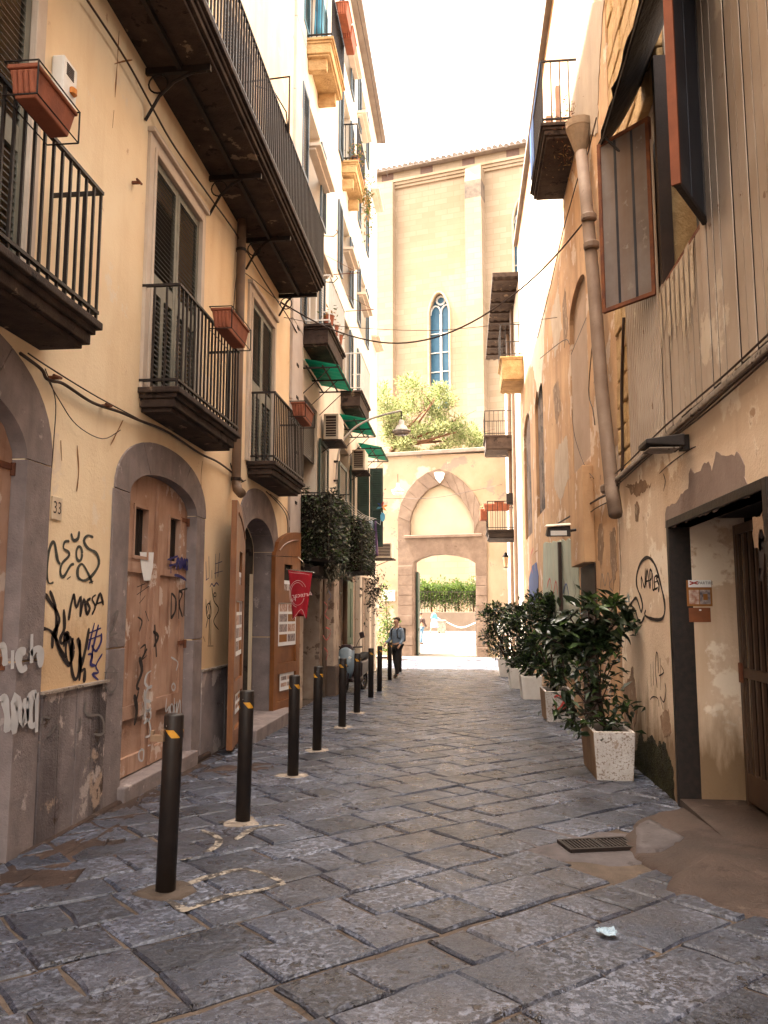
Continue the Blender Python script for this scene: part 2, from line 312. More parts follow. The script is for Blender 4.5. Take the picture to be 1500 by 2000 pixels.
def panel(outer, holes, f3, depth, mb=None, back=True):
    """wall sheet with openings: outline + holes in plane coordinates, f3(a, b, d) -> 3D, d > 0 goes into the wall"""
    mb = mb or MB(); loops = [outer]+holes
    tris = geometry.tessellate_polygon([[Vector((a, b, 0)) for a, b in lp] for lp in loops])
    allp = [p for lp in loops for p in lp]
    mb.add([f3(a, b, 0) for a, b in allp], [t for t in tris])
    for lp in holes+([outer] if back else []):
        n = len(lp)
        mb.add([f3(a, b, 0) for a, b in lp]+[f3(a, b, depth) for a, b in lp], [(i, (i+1) % n, n+(i+1) % n, n+i) for i in range(n)])
    return mb
def arc(cx, cy, r, a0, a1, n=12, ry=None):
    ry = ry or r
    return [(cx+r*math.cos(R(a0+(a1-a0)*i/n)), cy+ry*math.sin(R(a0+(a1-a0)*i/n))) for i in range(n+1)]
def smooth_line(p, n=5):
    out = []
    for i in range(len(p)-1):
        p0 = Vector(p[max(i-1, 0)]); p1 = Vector(p[i]); p2 = Vector(p[i+1]); p3 = Vector(p[min(i+2, len(p)-1)])
        for k in range(n):
            t = k/n; out.append(.5*((2*p1)+(p2-p0)*t+(2*p0-5*p1+4*p2-p3)*t*t+(3*p1-p0-3*p2+p3)*t**3))
    out.append(Vector(p[-1])); return out
def ribbon(mb, pts3, nrm, wd, lift=.003):
    """painted stroke: strip of given width on a surface with normal nrm"""
    nrm = Vector(nrm).normalized(); L = []
    for i, p in enumerate(pts3):
        t = (pts3[min(i+1, len(pts3)-1)]-pts3[max(i-1, 0)])
        if t.length < 1e-6: t = Vector((0, 0, 1))
        s = nrm.cross(t.normalized()); k = wd*.5*(.9+.6*noise.noise(p*9)); k *= .55 if i in (0, len(pts3)-1) else 1
        s = Vector((s.x, s.y*1.6, s.z)) if abs(nrm.x) > .9 else s; L += [p+s*k+nrm*lift, p-s*k+nrm*lift]
    mb.add(L, [(2*i, 2*i+1, 2*i+3, 2*i+2) for i in range(len(pts3)-1)])
def strokes(name, parent, m, wd, plane, nrm, lines, lift=.003, smooth=True):
    mb = MB()
    for ln in lines:
        p = [plane(x, y) for x, y in ln]
        ribbon(mb, smooth_line(p, 4) if smooth and len(p) > 2 else p, nrm, wd, lift)
    return mb.build(name, m, parent)
def text_mesh(name, txt, size, m, parent, mat4, mirror=False):
    c = bpy.data.curves.new(name, 'FONT'); c.body = txt; c.size = size; c.align_x = 'CENTER'; c.align_y = 'CENTER'
    t = bpy.data.objects.new(name, c); COL.objects.link(t); dg = bpy.context.evaluated_depsgraph_get(); dg.update()
    me = bpy.data.meshes.new_from_object(t.evaluated_get(dg)); bpy.data.objects.remove(t); bpy.data.curves.remove(c)
    me.materials.clear(); me.materials.append(M[m]); me.transform(mat4); return link(name, me, parent)
def frame3(o, ex, ey):
    ex = Vector(ex).normalized(); ey = Vector(ey).normalized(); ez = ex.cross(ey)
    return Matrix(((ex.x, ey.x, ez.x, o[0]), (ex.y, ey.y, ez.y, o[1]), (ex.z, ey.z, ez.z, o[2]), (0, 0, 0, 1)))
def copies(name, me, parent, locs):
    for p in locs: link(name, me, parent, Vector(p))

# ------------------------------------------------------------------ shared building pieces
def louvre_leaf(parent, x, y0, y1, z0, z1, side=1, m='shutter', ms='slatdk', lower=True, pitch=.05, nm='shutter'):
    """louvred shutter leaf in a plane X = x (front towards +X when side = 1)"""
    st = .065; th = .04; mb = MB()
    mb.box(x-th/2, x+th/2, y0, y0+st, z0, z1); mb.box(x-th/2, x+th/2, y1-st, y1, z0, z1)
    zm = z0+(z1-z0)*.47 if lower else None
    for za, zb in ([(z0, z0+.10), (zm-.09, zm+.09), (z1-.08, z1)] if lower else [(z0, z0+.08), (z1-.08, z1)]): mb.box(x-th/2+.002, x+th/2-.002, y0+st, y1-st, za, zb)
    if lower: mb.box(x-th/2+.002, x+th/2-.002, (y0+y1)/2-.04, (y0+y1)/2+.04, z0+.10, zm-.09)
    leaf = mb.build(nm, m, parent)
    sl = MB()
    def fill(a, b, c, d):
        z = c+.02
        while z < d-.01:
            sl.add([(x+side*.016, a, z-.014), (x+side*.016, b, z-.014), (x-side*.012, b, z+.022), (x-side*.012, a, z+.022),
                    (x+side*.016, a, z-.020), (x+side*.016, b, z-.020), (x-side*.012, b, z+.016), (x-side*.012, a, z+.016)],
                   [(0,1,2,3), (7,6,5,4), (0,4,5,1), (2,6,7,3)]); z += pitch
    if lower:
        fill(y0+st, y1-st, zm+.09, z1-.08); ym = (y0+y1)/2; fill(y0+st, ym-.04, z0+.1, zm-.09); fill(ym+.04, y1-st, z0+.1, zm-.09)
    else: fill(y0+st, y1-st, z0+.08, z1-.08)
    sl.build('louvres', ms, leaf)
    return leaf
def balcony(parent, xw, xo, y0, y1, z, rail=.95, sp=.115, thick=.22, m='slab', mould=True, near=True, barm='iron', r=.009, railing=True, label=None, wallrail=True):
    s = 1 if xo > xw else -1; mb = MB()
    if mould:
        mb.box(xw, xo, y0, y1, z-.055, z); mb.box(xw, xo-s*.035, y0+.035, y1-.035, z-.10, z-.055)
        mb.box(xw, xo-s*.06, y0+.06, y1-.06, z-thick+.04, z-.10); mb.box(xw, xo-s*.10, y0+.10, y1-.10, z-thick, z-thick+.04)
    else: mb.box(xw, xo, y0, y1, z-thick, z)
    b = mb.build('balcony', m, parent, bevel=.008, label=label)
    if not railing: return b
    xi = xo-s*.04; ya = y0+.04; yb = y1-.04; t = .016
    rl = MB()
    for zz in (z+rail, z+.07):
        rl.box(xw, xi+s*t, ya-t, ya+t, zz-.012, zz+.012); rl.box(xw, xi+s*t, yb-t, yb+t, zz-.012, zz+.012); rl.box(xi-t, xi+t, ya+t, yb-t, zz-.012, zz+.012)
    rl.build('rail', barm, b)
    me = MB().box(-r, r, -r, r, 0, rail-.02).mesh('baluster', barm)
    locs = [(xi, ya+(yb-ya)*i/max(1, round((yb-ya)/sp)), z+.002) for i in range(round((yb-ya)/sp)+1)]
    n = max(2, round(abs(xi-xw)/sp)); locs += [(xw+(xi-xw)*i/n, yy, z+.002) for i in range(1, n) for yy in (ya, yb)]
    copies('baluster', me, b, locs)
    return b
def leaf_mesh(n, pts, size, aspect=.45, flat_z=0., fold=.25):
    """many leaf blades (two triangles folded on the midrib) at given points with given directions"""
    v = []; f = []
    for p, d in pts:
        d = Vector(d).normalized(); s = size*random.uniform(.6, 1.25)
        side = d.cross(Vector((random.gauss(0, .5), random.gauss(0, .5), 1))).normalized(); up = side.cross(d)
        o = len(v); p = Vector(p)
        v += [p, p+d*s*.5+side*s*aspect*.5+up*s*fold*.3, p+d*s-up*s*.12, p+d*s*.5-side*s*aspect*.5+up*s*fold*.3]
        f += [(o, o+1, o+2), (o, o+2, o+3)]
    return v, f
def leaves(name, parent, pts, size, m, aspect=.45, **t):
    v, f = leaf_mesh(0, pts, size, aspect); me = bpy.data.meshes.new(name); me.from_pydata([tuple(q) for q in v], [], f)
    mm = m if isinstance(m, (list, tuple)) else [m]
    for k in mm: me.materials.append(M[k])
    if len(mm) > 1:
        idx = []
        for i in range(len(f)//2): c = random.randrange(len(mm)); idx += [c, c]
        me.polygons.foreach_set('material_index', idx)
    me.update(); o = link(name, me, parent); return tag(o, **t)
def rdir(up=.3): return Vector((random.gauss(0, 1), random.gauss(0, 1), random.gauss(up, .7)))
def clumps(c, rad, ncl, nper, cr, up=.3, shell=.55):
    """points in leaf clumps spread through an ellipsoid"""
    out = []; c = Vector(c)
    for _ in range(ncl):
        d = Vector((random.gauss(0, 1), random.gauss(0, 1), random.gauss(0, 1))).normalized()*random.uniform(shell, 1)
        q = c+Vector((d.x*rad[0], d.y*rad[1], d.z*rad[2]))
        for _ in range(nper):
            e = Vector((random.gauss(0, 1), random.gauss(0, 1), random.gauss(0, .8)))*cr*.5
            out.append((q+e, e.normalized()+d*.5+Vector((0, 0, up))))
    return out

def wall_patch(name, parent, m, pts, plane, nrm, depth=.006, amp=.03, step=.05):
    """patch of paint or render with a ragged, finely broken outline, standing proud of its wall"""
    P_ = [plane(x, y) for x, y in pts]; nrm = Vector(nrm).normalized(); out = []
    for i in range(len(P_)):
        a, b = P_[i], P_[(i+1) % len(P_)]; k = max(1, min(30, int((b-a).length/step))); t_ = (b-a).normalized(); s = nrm.cross(t_)
        for j in range(k):
            q = a+(b-a)*j/k; e = min(1, k/3); out.append(q+s*(noise.noise(q*9)*amp*1.3+noise.noise(q*31)*amp*.6)*e+t_*noise.noise(q*17+Vector((5, 5, 5)))*amp*.4*e)
    u = nrm.cross(Vector((0, 0, 1))).normalized(); c = out[0]; n = len(out)
    tri = geometry.tessellate_polygon([[Vector(((p-c).dot(u), p.z-c.z, 0)) for p in out]])
    f = [p+nrm*depth for p in out]
    return MB().add(f, list(tri)).add(f+out, [(i, (i+1) % n, n+(i+1) % n, n+i) for i in range(n)]).build(name, m, parent)
# ================================================================== SETTING
def strip(name, x0, x1, ys, dz, m, **t):
    mb = MB(); n = len(ys)
    mb.add([(x, y, gz(y)+dz) for y in ys for x in (x0, x1)], [(2*i, 2*i+1, 2*i+3, 2*i+2) for i in range(n-1)])
    return mb.build(name, m, None, **t)
strip('ground', -300, 300, [-60, 0, 37, 56, 62, 700], -.10, 'dirt', kind='structure')
street = strip('street', -3.3, 2.3, [-5, 0, 10, 20, 30, 37.6], -.017, 'grout', kind='structure')
M['piazza'] = mat('pale_piazza_paving', (.24, .21, .18), (.18, .155, .13), 1.5, .8, .3, 20, patch=((.12, .10, .085), 2.6, .60))
strip('pavement', -30, 30, [36.9, 45, 56, 62, 70], -.016, 'piazza', kind='structure')

def clip(poly, x0, x1, y0, y1):
    for ax, v, sgn in ((0, x0, 1), (0, x1, -1), (1, y0, 1), (1, y1, -1)):
        out = []
        for i in range(len(poly)):
            a, b = poly[i], poly[(i+1) % len(poly)]; da = (a[ax]-v)*sgn; db = (b[ax]-v)*sgn
            if da >= 0: out.append(a)
            if da*db < 0: t = da/(da-db); out.append((a[0]+(b[0]-a[0])*t, a[1]+(b[1]-a[1])*t))
        poly = out
        if len(poly) < 3: return []
    return poly
def area(p): return abs(sum(p[i][0]*p[(i+1) % len(p)][1]-p[(i+1) % len(p)][0]*p[i][1] for i in range(len(p))))/2
def stone_geo(poly, tone):
    """worn stone: skirt, rounded shoulder, slightly domed uneven top"""
    cx = sum(p[0] for p in poly)/len(poly); cy = sum(p[1] for p in poly)/len(poly)
    ring = []
    for i in range(len(poly)):
        a, b = poly[i], poly[(i+1) % len(poly)]; L = math.hypot(b[0]-a[0], b[1]-a[1])
        ring.append(a)
        if L > .16:
            for t in ((.33, .67) if L > .42 else (.5,)):
                j = random.gauss(0, .008); ring.append((a[0]+(b[0]-a[0])*t-(b[1]-a[1])/L*j, a[1]+(b[1]-a[1])*t+(b[0]-a[0])/L*j))
    h = random.gauss(0, .002); tx = random.gauss(0, .0045); ty = random.gauss(0, .0045)
    v = []; n = len(ring)
    for (k, ins, dz) in ((0, 0., -.06), (1, .002, -.013), (2, .013, -.001)):
        for x, y in ring:
            dx, dy = cx-x, cy-y; L = math.hypot(dx, dy) or 1; q = min(ins*(1.5 if k == 2 else 1), L*.5)
            X, Y = x+dx/L*q, y+dy/L*q
            z = gz(Y)+dz+(h+tx*(X-cx)+ty*(Y-cy)+random.gauss(0, .0016) if k else 0)
            v.append((X, Y, z))
    v.append((cx, cy, gz(cy)+h+.001))
    f = []
    for r_ in (0, 1):
        for i in range(n): j = (i+1) % n; f.append((r_*n+i, r_*n+j, r_*n+n+j, r_*n+n+i))
    for i in range(n): f.append((2*n+i, 2*n+(i+1) % n, 3*n))
    return v, f
def stone_mesh(name, geos):
    v = []; f = []; tn = []
    for (a, b, tone) in geos:
        o = len(v); v += a; f += [tuple(i+o for i in q) for q in b]; tn += [tone]*len(a)
    me = bpy.data.meshes.new(name); me.from_pydata(v, [], f); me.materials.append(M['stone'])
    at = me.attributes.new('tone', 'FLOAT', 'POINT'); at.data.foreach_set('value', tn)
    me.update(); return me
GC = gnd(1168, 1651)
def lay_stones():
    rnd = random.Random(21); ca, sa = math.cos(R(43)), math.sin(R(43)); S = []
    vv = -26.
    while vv < 34:
        wv = rnd.uniform(.31, .43); u = -8+rnd.uniform(0, .6); skew = rnd.gauss(0, .012)
        while u < 34:
            lu = rnd.choice((.28, .36, .43, .5, .56, .68))*rnd.uniform(.92, 1.08); g = rnd.choice((.003, .004, .006, .010))
            cs = [(u+g, vv+g), (u+lu-g, vv+g), (u+lu-g, vv+wv-g), (u+g, vv+wv-g)]
            cs = [(a+rnd.gauss(0, .009), b+rnd.gauss(0, .005)+skew*(a-10)*.1) for a, b in cs]
            p = [(a*ca-b*sa, a*sa+b*ca) for a, b in cs]
            p = clip(p, -2.97, 1.84, 1.2, 36.6)
            if p and area(p) > .012 and not any(abs(q[0]-GC.x)+abs(q[1]-GC.y)*.9 < .22 for q in p+[(sum(a[0] for a in p)/len(p), sum(a[1] for a in p)/len(p))]): S.append(p)
            u += lu
        vv += wv
    S.sort(key=lambda p: min(q[1] for q in p)); near, far = [], []
    for p in S:
        cx = sum(q[0] for q in p)/len(p); cy = sum(q[1] for q in p)/len(p)
        t = min(1, max(0, .48+.25*rnd.gauss(0, 1)+.25*noise.noise(Vector((cx*.5, cy*.35, 3)))))
        inview = -0.62*cy-.2 < cx+.1*cy < .47*cy+.35
        (near if len(near) < 300 and inview else far).append((p, t))
    for p, t in near:
        v, f = stone_geo(p, t); link('paving_stone', stone_mesh('paving_stone', [(v, f, t)]), street)
    tag(link('paving_stones', stone_mesh('paving_stones', [(*stone_geo(p, t), t) for p, t in far]), street), kind='stuff')
lay_stones()
def blob(name, pts, m, dz, parent=None, hump=0., **t):
    """thin uneven sheet on the ground with a ragged edge; pts are ground points"""
    mb = MB(); n = len(pts); c = sum((Vector(p) for p in pts), Vector())/n; rings = [1., .93, .6, .25]; vs = []
    fine = []
    for i in range(n):
        a, b = Vector(pts[i]), Vector(pts[(i+1) % n]); k = max(2, int((b-a).length/.07))
        fine += [a+(b-a)*j/k for j in range(k)]
    fine = [p+Vector((noise.noise(p*5)*.05, noise.noise(p*5+Vector((9, 0, 0)))*.07, 0)) for p in fine]; n = len(fine)
    for r_, q in enumerate(rings):
        for p in fine:
            u = c+(p-c)*q; vs.append((u.x, u.y, gz(u.y)+(-.03 if r_ == 0 else dz+hump*(1-q)+noise.noise(u*4)*.007+noise.noise(u*14)*.003)))
    vs.append((c.x, c.y, gz(c.y)+dz+hump)); fs = []
    for r_ in range(3):
        for i in range(n): j = (i+1) % n; fs.append((r_*n+i, r_*n+j, r_*n+n+j, r_*n+n+i))
    for i in range(n): fs.append((3*n+i, 3*n+(i+1) % n, 4*n))
    return mb.add(vs, fs).build(name, m, parent, smooth=True, **t)
# packed dirt along the left wall
blob('dirt_patch', [gnd(x, y) for x, y in ((-60, 1790), (0, 1752), (70, 1738), (135, 1750), (150, 1718), (205, 1695), (235, 1668), (195, 1648), (212, 1628), (285, 1590), (320, 1562), (395, 1512), (440, 1478), (480, 1447), (440, 1448), (370, 1485), (230, 1562), (120, 1622), (10, 1688), (-60, 1730))], 'dirt', -.001, None, kind='structure')
blob('dirt_patch', [gnd(x, y) for x, y in ((395, 1505), (450, 1488), (535, 1490), (545, 1500), (470, 1512), (410, 1522))], 'dirt', .001, None, kind='structure')
# concrete ramp in front of the right doorway
rp = [gnd(x, y) for x, y in ((1345, 1572), (1240, 1600), (1205, 1640), (1255, 1690), (1310, 1715), (1300, 1735), (1400, 1775), (1500, 1800))]
rp = [Vector((min(p.x, 1.85), p.y, 0)) for p in rp]+[Vector((2.5, 4.0, 0)), Vector((2.6, 6.6, 0))]
blob('concrete_ramp', rp, 'concrete', .012, None, hump=.06, kind='structure')
STP = mat('pale_stone_patch', (.095, .08, .082), (.06, .05, .052), 6, .85, .6, 40, patch=((.05, .04, .04), 9, .60))
blob('stone_patch', [gnd(x, y) for x, y in ((1240, 1618), (1275, 1610), (1318, 1635), (1340, 1652), (1290, 1675), (1245, 1672))], STP, .05, None, kind='structure')
# gutter grate
def grate():
    c = gnd(1168, 1651); t = T('drain_grate', c, 'rusty iron drain grate with slots set in the paving by the ramp', 'grate')
    u = Vector((.97, .25, 0)).normalized(); v_ = Vector((-u.y, u.x, 0)); z = Vector((0, 0, 1)); c = c+z*.006
    mb = MB()
    for a, b, e, g in ((0, .115, .25, .012), (0, -.115, .25, .012)): mb.obox(c+u*a+v_*b, u*e, v_*g, z*.012)
    for a in (-.24, 0, .24): mb.obox(c+u*a, u*.012, v_*.103, z*.012)
    mb.build('grate_frame', 'iron', t)
    MB().obox(c-z*.016, u*.23, v_*.10, z*.004).build('pit', 'black', t)
    me = MB().obox((0, 0, 0), u*.0045, v_*.10, z*.009).mesh('grate_bar', mat('worn_grate_iron', (.05, .04, .035), (.03, .022, .02), 20, .6, .2))
    copies('grate_bar', me, t, [c+u*(s+.0265*i) for s in (-.212, .028) for i in range(8)])
blob('mortar_patch', [GC+Vector((a, b, 0)) for a, b in ((-.55, -.3), (0, -.45), (.5, -.35), (.6, 0), (.5, .35), (0, .5), (-.5, .4), (-.65, 0))], STP, -.007, None, kind='structure')
grate()
def tissue():
    c = gnd(1184, 1827); c.z += .012; mb = MB(); n = 7
    g = [[(c.x+(i-3)*.017+random.gauss(0, .004), c.y+(j-3)*.016+random.gauss(0, .004), c.z+.02*abs(noise.noise(Vector((i*.6, j*.6, 1))))+.012*random.random()) for i in range(n)] for j in range(n)]
    mb.add([p for r_ in g for p in r_], [(j*n+i, j*n+i+1, j*n+n+i+1, j*n+n+i) for j in range(n-1) for i in range(n-1) if (i-3)**2+(j-3)**2 < 13])
    mb.build('crumpled_tissue', mat('pale_blue_tissue', (.30, .38, .46), (.22, .30, .38), 40, .9, .3), None, label='crumpled pale blue tissue lying on the paving stones', category='tissue')
tissue()

# ================================================================== YELLOW BUILDING (left)
XL = -3.0
L = lambda px, py, dx=0.: onX(px, py, XL+dx)
yb = T('yellow_building', (XL, 8, gz(8)), 'yellow plastered house with stone door arches, louvred balcony doors and graffiti', 'building')
def YZ(px, py): p = L(px, py); return (p.y, p.z)
fL = lambda a, b, d: (XL-d, a, b)
def arched(y0, y1, zb, zs, zt, n=14):   # opening outline, springing zs, crown zt
    c = (y0+y1)/2
    return [(y0, zb)]+[(c-(y1-y0)/2*math.cos(math.pi*i/n), zs+(zt-zs)*math.sin(math.pi*i/n)) for i in range(n+1)]+[(y1, zb)]
dBy0, dBz = YZ(250, 960); dBy1 = YZ(381, 1010)[0]; dBs = YZ(250, 962)[1]; dBt = YZ(316, 930)[1]
dBy0 = (dBy0+YZ(229, 1560)[0])/2; dBy1 = (dBy1+YZ(369, 1480)[0])/2; dBz = gz(8)+.14
dAy1 = (YZ(47, 900)[0]+YZ(10, 1660)[0])/2; dAs = YZ(47, 895)[1]; dAt = dAs+.42; dAy0 = dAy1-1.9
dCy0, dCy1 = 10.78, 12.55; dCs = YZ(478, 1062)[1]; dCt = YZ(500, 1010)[1]
ops = [arched(dAy0, dAy1, -.6, dAs, dAt), arched(dBy0, dBy1, -.6, dBs, dBt), arched(dCy0, dCy1, -.6, dCs, dCt)]
ZF = 3.6
wins = []
w1y0, w1y1 = YZ(289, 600)[0], YZ(384, 600)[0]; w1t = YZ(296, 297)[1]
w2y0, w2y1 = YZ(487, 700)[0], YZ(531, 700)[0]; w2t = YZ(491, 590)[1]
w0y1 = YZ(46, 300)[0]; w0y0 = w0y1-1.45
for a, b, t_ in ((w0y0, w0y1, w1t), (w1y0, w1y1, w1t), (w2y0, w2y1, w1t)): wins.append([(a, ZF), (a, t_), (b, t_), (b, ZF)])
up = [(6.7, 8.1), (9.3, 10.7), (11.5, 12.6)]
for a, b in up: wins.append([(a, 6.94), (a, 9.4), (b, 9.4), (b, 6.94)])
panel([(-5, -1), (-5, 21), (14.5, 21), (14.5, -1)], ops+wins, fL, .32).build('wall', 'yellow', yb)
bx('wall_core', 'black', yb, XL-1.2, XL-1.0, -5, 14.4, -1, 20.9)
MB().box(XL-1.0, XL-.33, 14.3, 14.48, -1, 20.9).build('end_wall', 'yellow', yb)
# stone door surrounds: jamb blocks and arch voussoirs with open joints
def surround(y0, y1, zs, zt, yo0, yo1, zo, zb, sides=(0, 1), nv=3, lift=.02):
    c = (y0+y1)/2; g = .006
    for sd in sides:
        ya, ybd = (yo0, y0+.006) if sd == 0 else (y1-.006, yo1); zz = [zb, zb+(zs-zb)*.52, zs]
        for za, zc in zip(zz, zz[1:]):
            MB().box(XL-.30, XL+lift+random.uniform(-.003, .003), ya+.001, ybd-.001, za+g, zc-g).build('door_jamb_stone', 'piperno', yb, bevel=.006)
    for k in range(nv):
        a0, a1 = math.pi*k/nv, math.pi*(k+1)/nv; n = 8; ring = []
        e = .004
        def pt(t, o):
            if o: return (c-(yo1-yo0)/2*abs(math.cos(t))**.9*(1 if math.cos(t) > 0 else -1), zs+(zo-zs)*math.sin(t)**.9 if math.sin(t) > 0 else zs)
            return (c-((y1-y0)/2-.006)*math.cos(t), zs+(zt-zs-.006)*math.sin(t))
        ts = [a0+e+(a1-a0-2*e)*i/n for i in range(n+1)]
        ring = [pt(t, 1) for t in ts]+[pt(t, 0) for t in ts[::-1]]
        mb = MB(); N = len(ring); lf = lift+random.uniform(-.003, .003)
        mb.add([(XL+lf, a, b) for a, b in ring]+[(XL-.3, a, b) for a, b in ring],
               [(i, i+1, N-2-i, N-1-i) for i in range(n)]+[(N+i, i, (i+1) % N, N+(i+1) % N) for i in range(N)])
        mb.build('arch_stone', 'piperno', yb)
oB0 = (YZ(216, 1010)[0]+YZ(207, 1300)[0])/2; oB1 = YZ(398, 1000)[0]; oBz = YZ(300, 862)[1]
surround(dBy0, dBy1, dBs, dBt, oB0, oB1, oBz, dBz-.3, nv=3)
oA1 = (YZ(97, 880)[0]+YZ(78, 1300)[0])/2
surround(dAy0, dAy1, dAs, dAt, dAy0-.35, oA1, dAs+.80, -.3)
oC0, oC1 = 10.50, 12.90
surround(dCy0, dCy1, dCs, dCt, oC0, oC1, dCt+.42, -.3, nv=5)
# plinth slabs
zp = YZ(140, 1345)[1]
def plinth(ya, yb_, n, top, parent=yb):
    for i in range(n):
        a = ya+(yb_-ya)*i/n; b = ya+(yb_-ya)*(i+1)/n
        MB().box(XL-.1, XL+.028+random.uniform(-.004, .004), a+.003, b-.003, -.6, top).build('plinth_slab', 'plinth', parent, bevel=.006)
    MB().box(XL-.1, XL+.045, ya, yb_, top+.001, top+.022).build('plinth_cap', 'mortar', parent)
plinth(oA1+.002, oB0-.002, 4, zp); plinth(oB1+.002, oC0-.002, 3, zp-.1); plinth(oC1+.002, 13.58, 1, zp-.12)
plinth(-5, dAy0-.36, 8, zp)
MB().box(XL-.2, XL+.07, oA1-.2, oB1+.3, -.6, gz(7)+.025).build('foot_kerb', 'dirt', yb, bevel=.02)
MB().box(XL-.3, XL+.09, dBy0-.05, dBy1+.05, -.6, dBz).build('threshold', 'piperno', yb, bevel=.012)
MB().box(XL-.3, XL+.32, 10.5, 13.0, -.6, gz(11.5)+.17).build('threshold', 'piperno', yb, bevel=.015)
# end pilaster (grey stone quoins with peg holes)
for i in range(12):
    z0 = -.6+i*1.45
    MB().box(XL-.05, XL+.05+.004*(i % 2), 13.6, 14.51, z0+.004, z0+1.446).build('corner_stone', mat('pale_grey_quoin', (.52, .46, .42), (.44, .38, .35), 2, .85, .3, 40, streak=(3, .4, (.36, .3, .27))), yb, bevel=.01)
for z in (3.4, 4.3, 5.3, 5.9, 6.6, 2.6, 7.6, 8.6):
    bx('peg_slot', 'black', yb, XL+.05, XL+.06, 13.95, 14.12, z, z+.05)

# wooden doors
def door_leaf(y0, y1, z0, zs, zt, cy, half, x, m, win=True, hinge_side=0):
    """arched door leaf with stiles, sunk panels, a small window and strap hinges"""
    n = 8
    def top(y): q = max(0, 1-((y-cy)/half)**2); return zs+(zt-zs)*math.sqrt(q)
    ring = [(y0, z0)]+[(y0+(y1-y0)*i/n, top(y0+(y1-y0)*i/n)-.012) for i in range(n+1)]+[(y1, z0)]
    wz0, wz1 = z0+(zs-z0)*.79, z0+(zs-z0)*.97; wy0, wy1 = y0+(y1-y0)*.40, y0+(y1-y0)*.74
    pz0, pz1 = z0+.62, wz0-.16; py0, py1 = y0+.14, y1-.12
    holes = [[(wy0, wz0), (wy0, wz1), (wy1, wz1), (wy1, wz0)], [(py0, pz0), (py0, pz1), (py1, pz1), (py1, pz0)], [(py0, z0+.16), (py0, z0+.5), (py1, z0+.5), (py1, z0+.16)]]
    d = panel(ring, holes, lambda a, b, q: (x-q, a, b), .05).build('door', m, yb)
    for k, h in enumerate(holes):
        mb = MB().box(x-.05, x-.035 if k else x-.045, h[0][0]+.002, h[2][0]-.002, h[0][1]+.002, h[1][1]-.002)
        mb.build('door_panel' if k else 'door_window', m if k else 'black', d)
        if k == 1:   # planks of the sunk panel
            for i in range(4):
                a = h[0][0]+(h[2][0]-h[0][0])*i/4; b = h[0][0]+(h[2][0]-h[0][0])*(i+1)/4
                MB().box(x-.034, x-.022+random.uniform(-.003, .003), a+.003, b-.003, h[0][1]+.004, h[1][1]-.004).build('plank', m, d)
    fr = MB(); e = .03
    for a, b, c_, e_ in ((wy0-e, wy1+e, wz0-e, wz0), (wy0-e, wy1+e, wz1, wz1+e), (wy0-e, wy0, wz0, wz1), (wy1, wy1+e, wz0, wz1)): fr.box(x, x+.014, a, b, c_, e_)
    fr.build('window_trim', m, d)
    if win: MB().tube([(x-.02, (wy0+wy1)/2-.03, wz0), (x-.02, (wy0+wy1)/2+.02, wz1)], .004, 4).build('window_bar', 'iron', d)
    hy = y0 if hinge_side == 0 else y1; s = 1 if hinge_side == 0 else -1
    for z in (zs-.06, z0+(zs-z0)*.45, z0+.18):
        MB().box(x, x+.012, hy, hy+s*.20, z-.022, z+.022).box(x-.005, x+.03, hy-.015, hy+.015, z-.06, z+.03).build('strap_hinge', 'rust', d)
    return d
cB = (dBy0+dBy1)/2; hB = (dBy1-dBy0)/2; XD = XL-.09
dB1 = door_leaf(dBy0+.008, cB-.004, dBz+.015, dBs, dBt, cB, hB, XD, 'woodpink')
dB2 = door_leaf(cB+.004, dBy1-.008, dBz+.015, dBs, dBt, cB, hB, XD, 'woodpink', hinge_side=1)
MB().box(XD, XD+.02, cB-.035, cB+.015, dBz+.02, dBt-.05).build('cover_strip', 'woodpink', dB1)
cA = (dAy0+dAy1)/2; hA = (dAy1-dAy0)/2
dA = door_leaf(cA+.004, dAy1-.008, .08, dAs, dAt, cA, hA, XD, 'woodpink', hinge_side=1)
door_leaf(dAy0+.008, cA-.004, .08, dAs, dAt, cA, hA, XD, 'woodpink')
pn = [onX(x, y, XD+.004) for x, y in ((273, 1078), (300, 1079), (298, 1108), (293, 1134), (281, 1134), (276, 1110))]
MB().prism(pn, (.003, 0, 0)).build('paper_notice', 'paper', dB1)
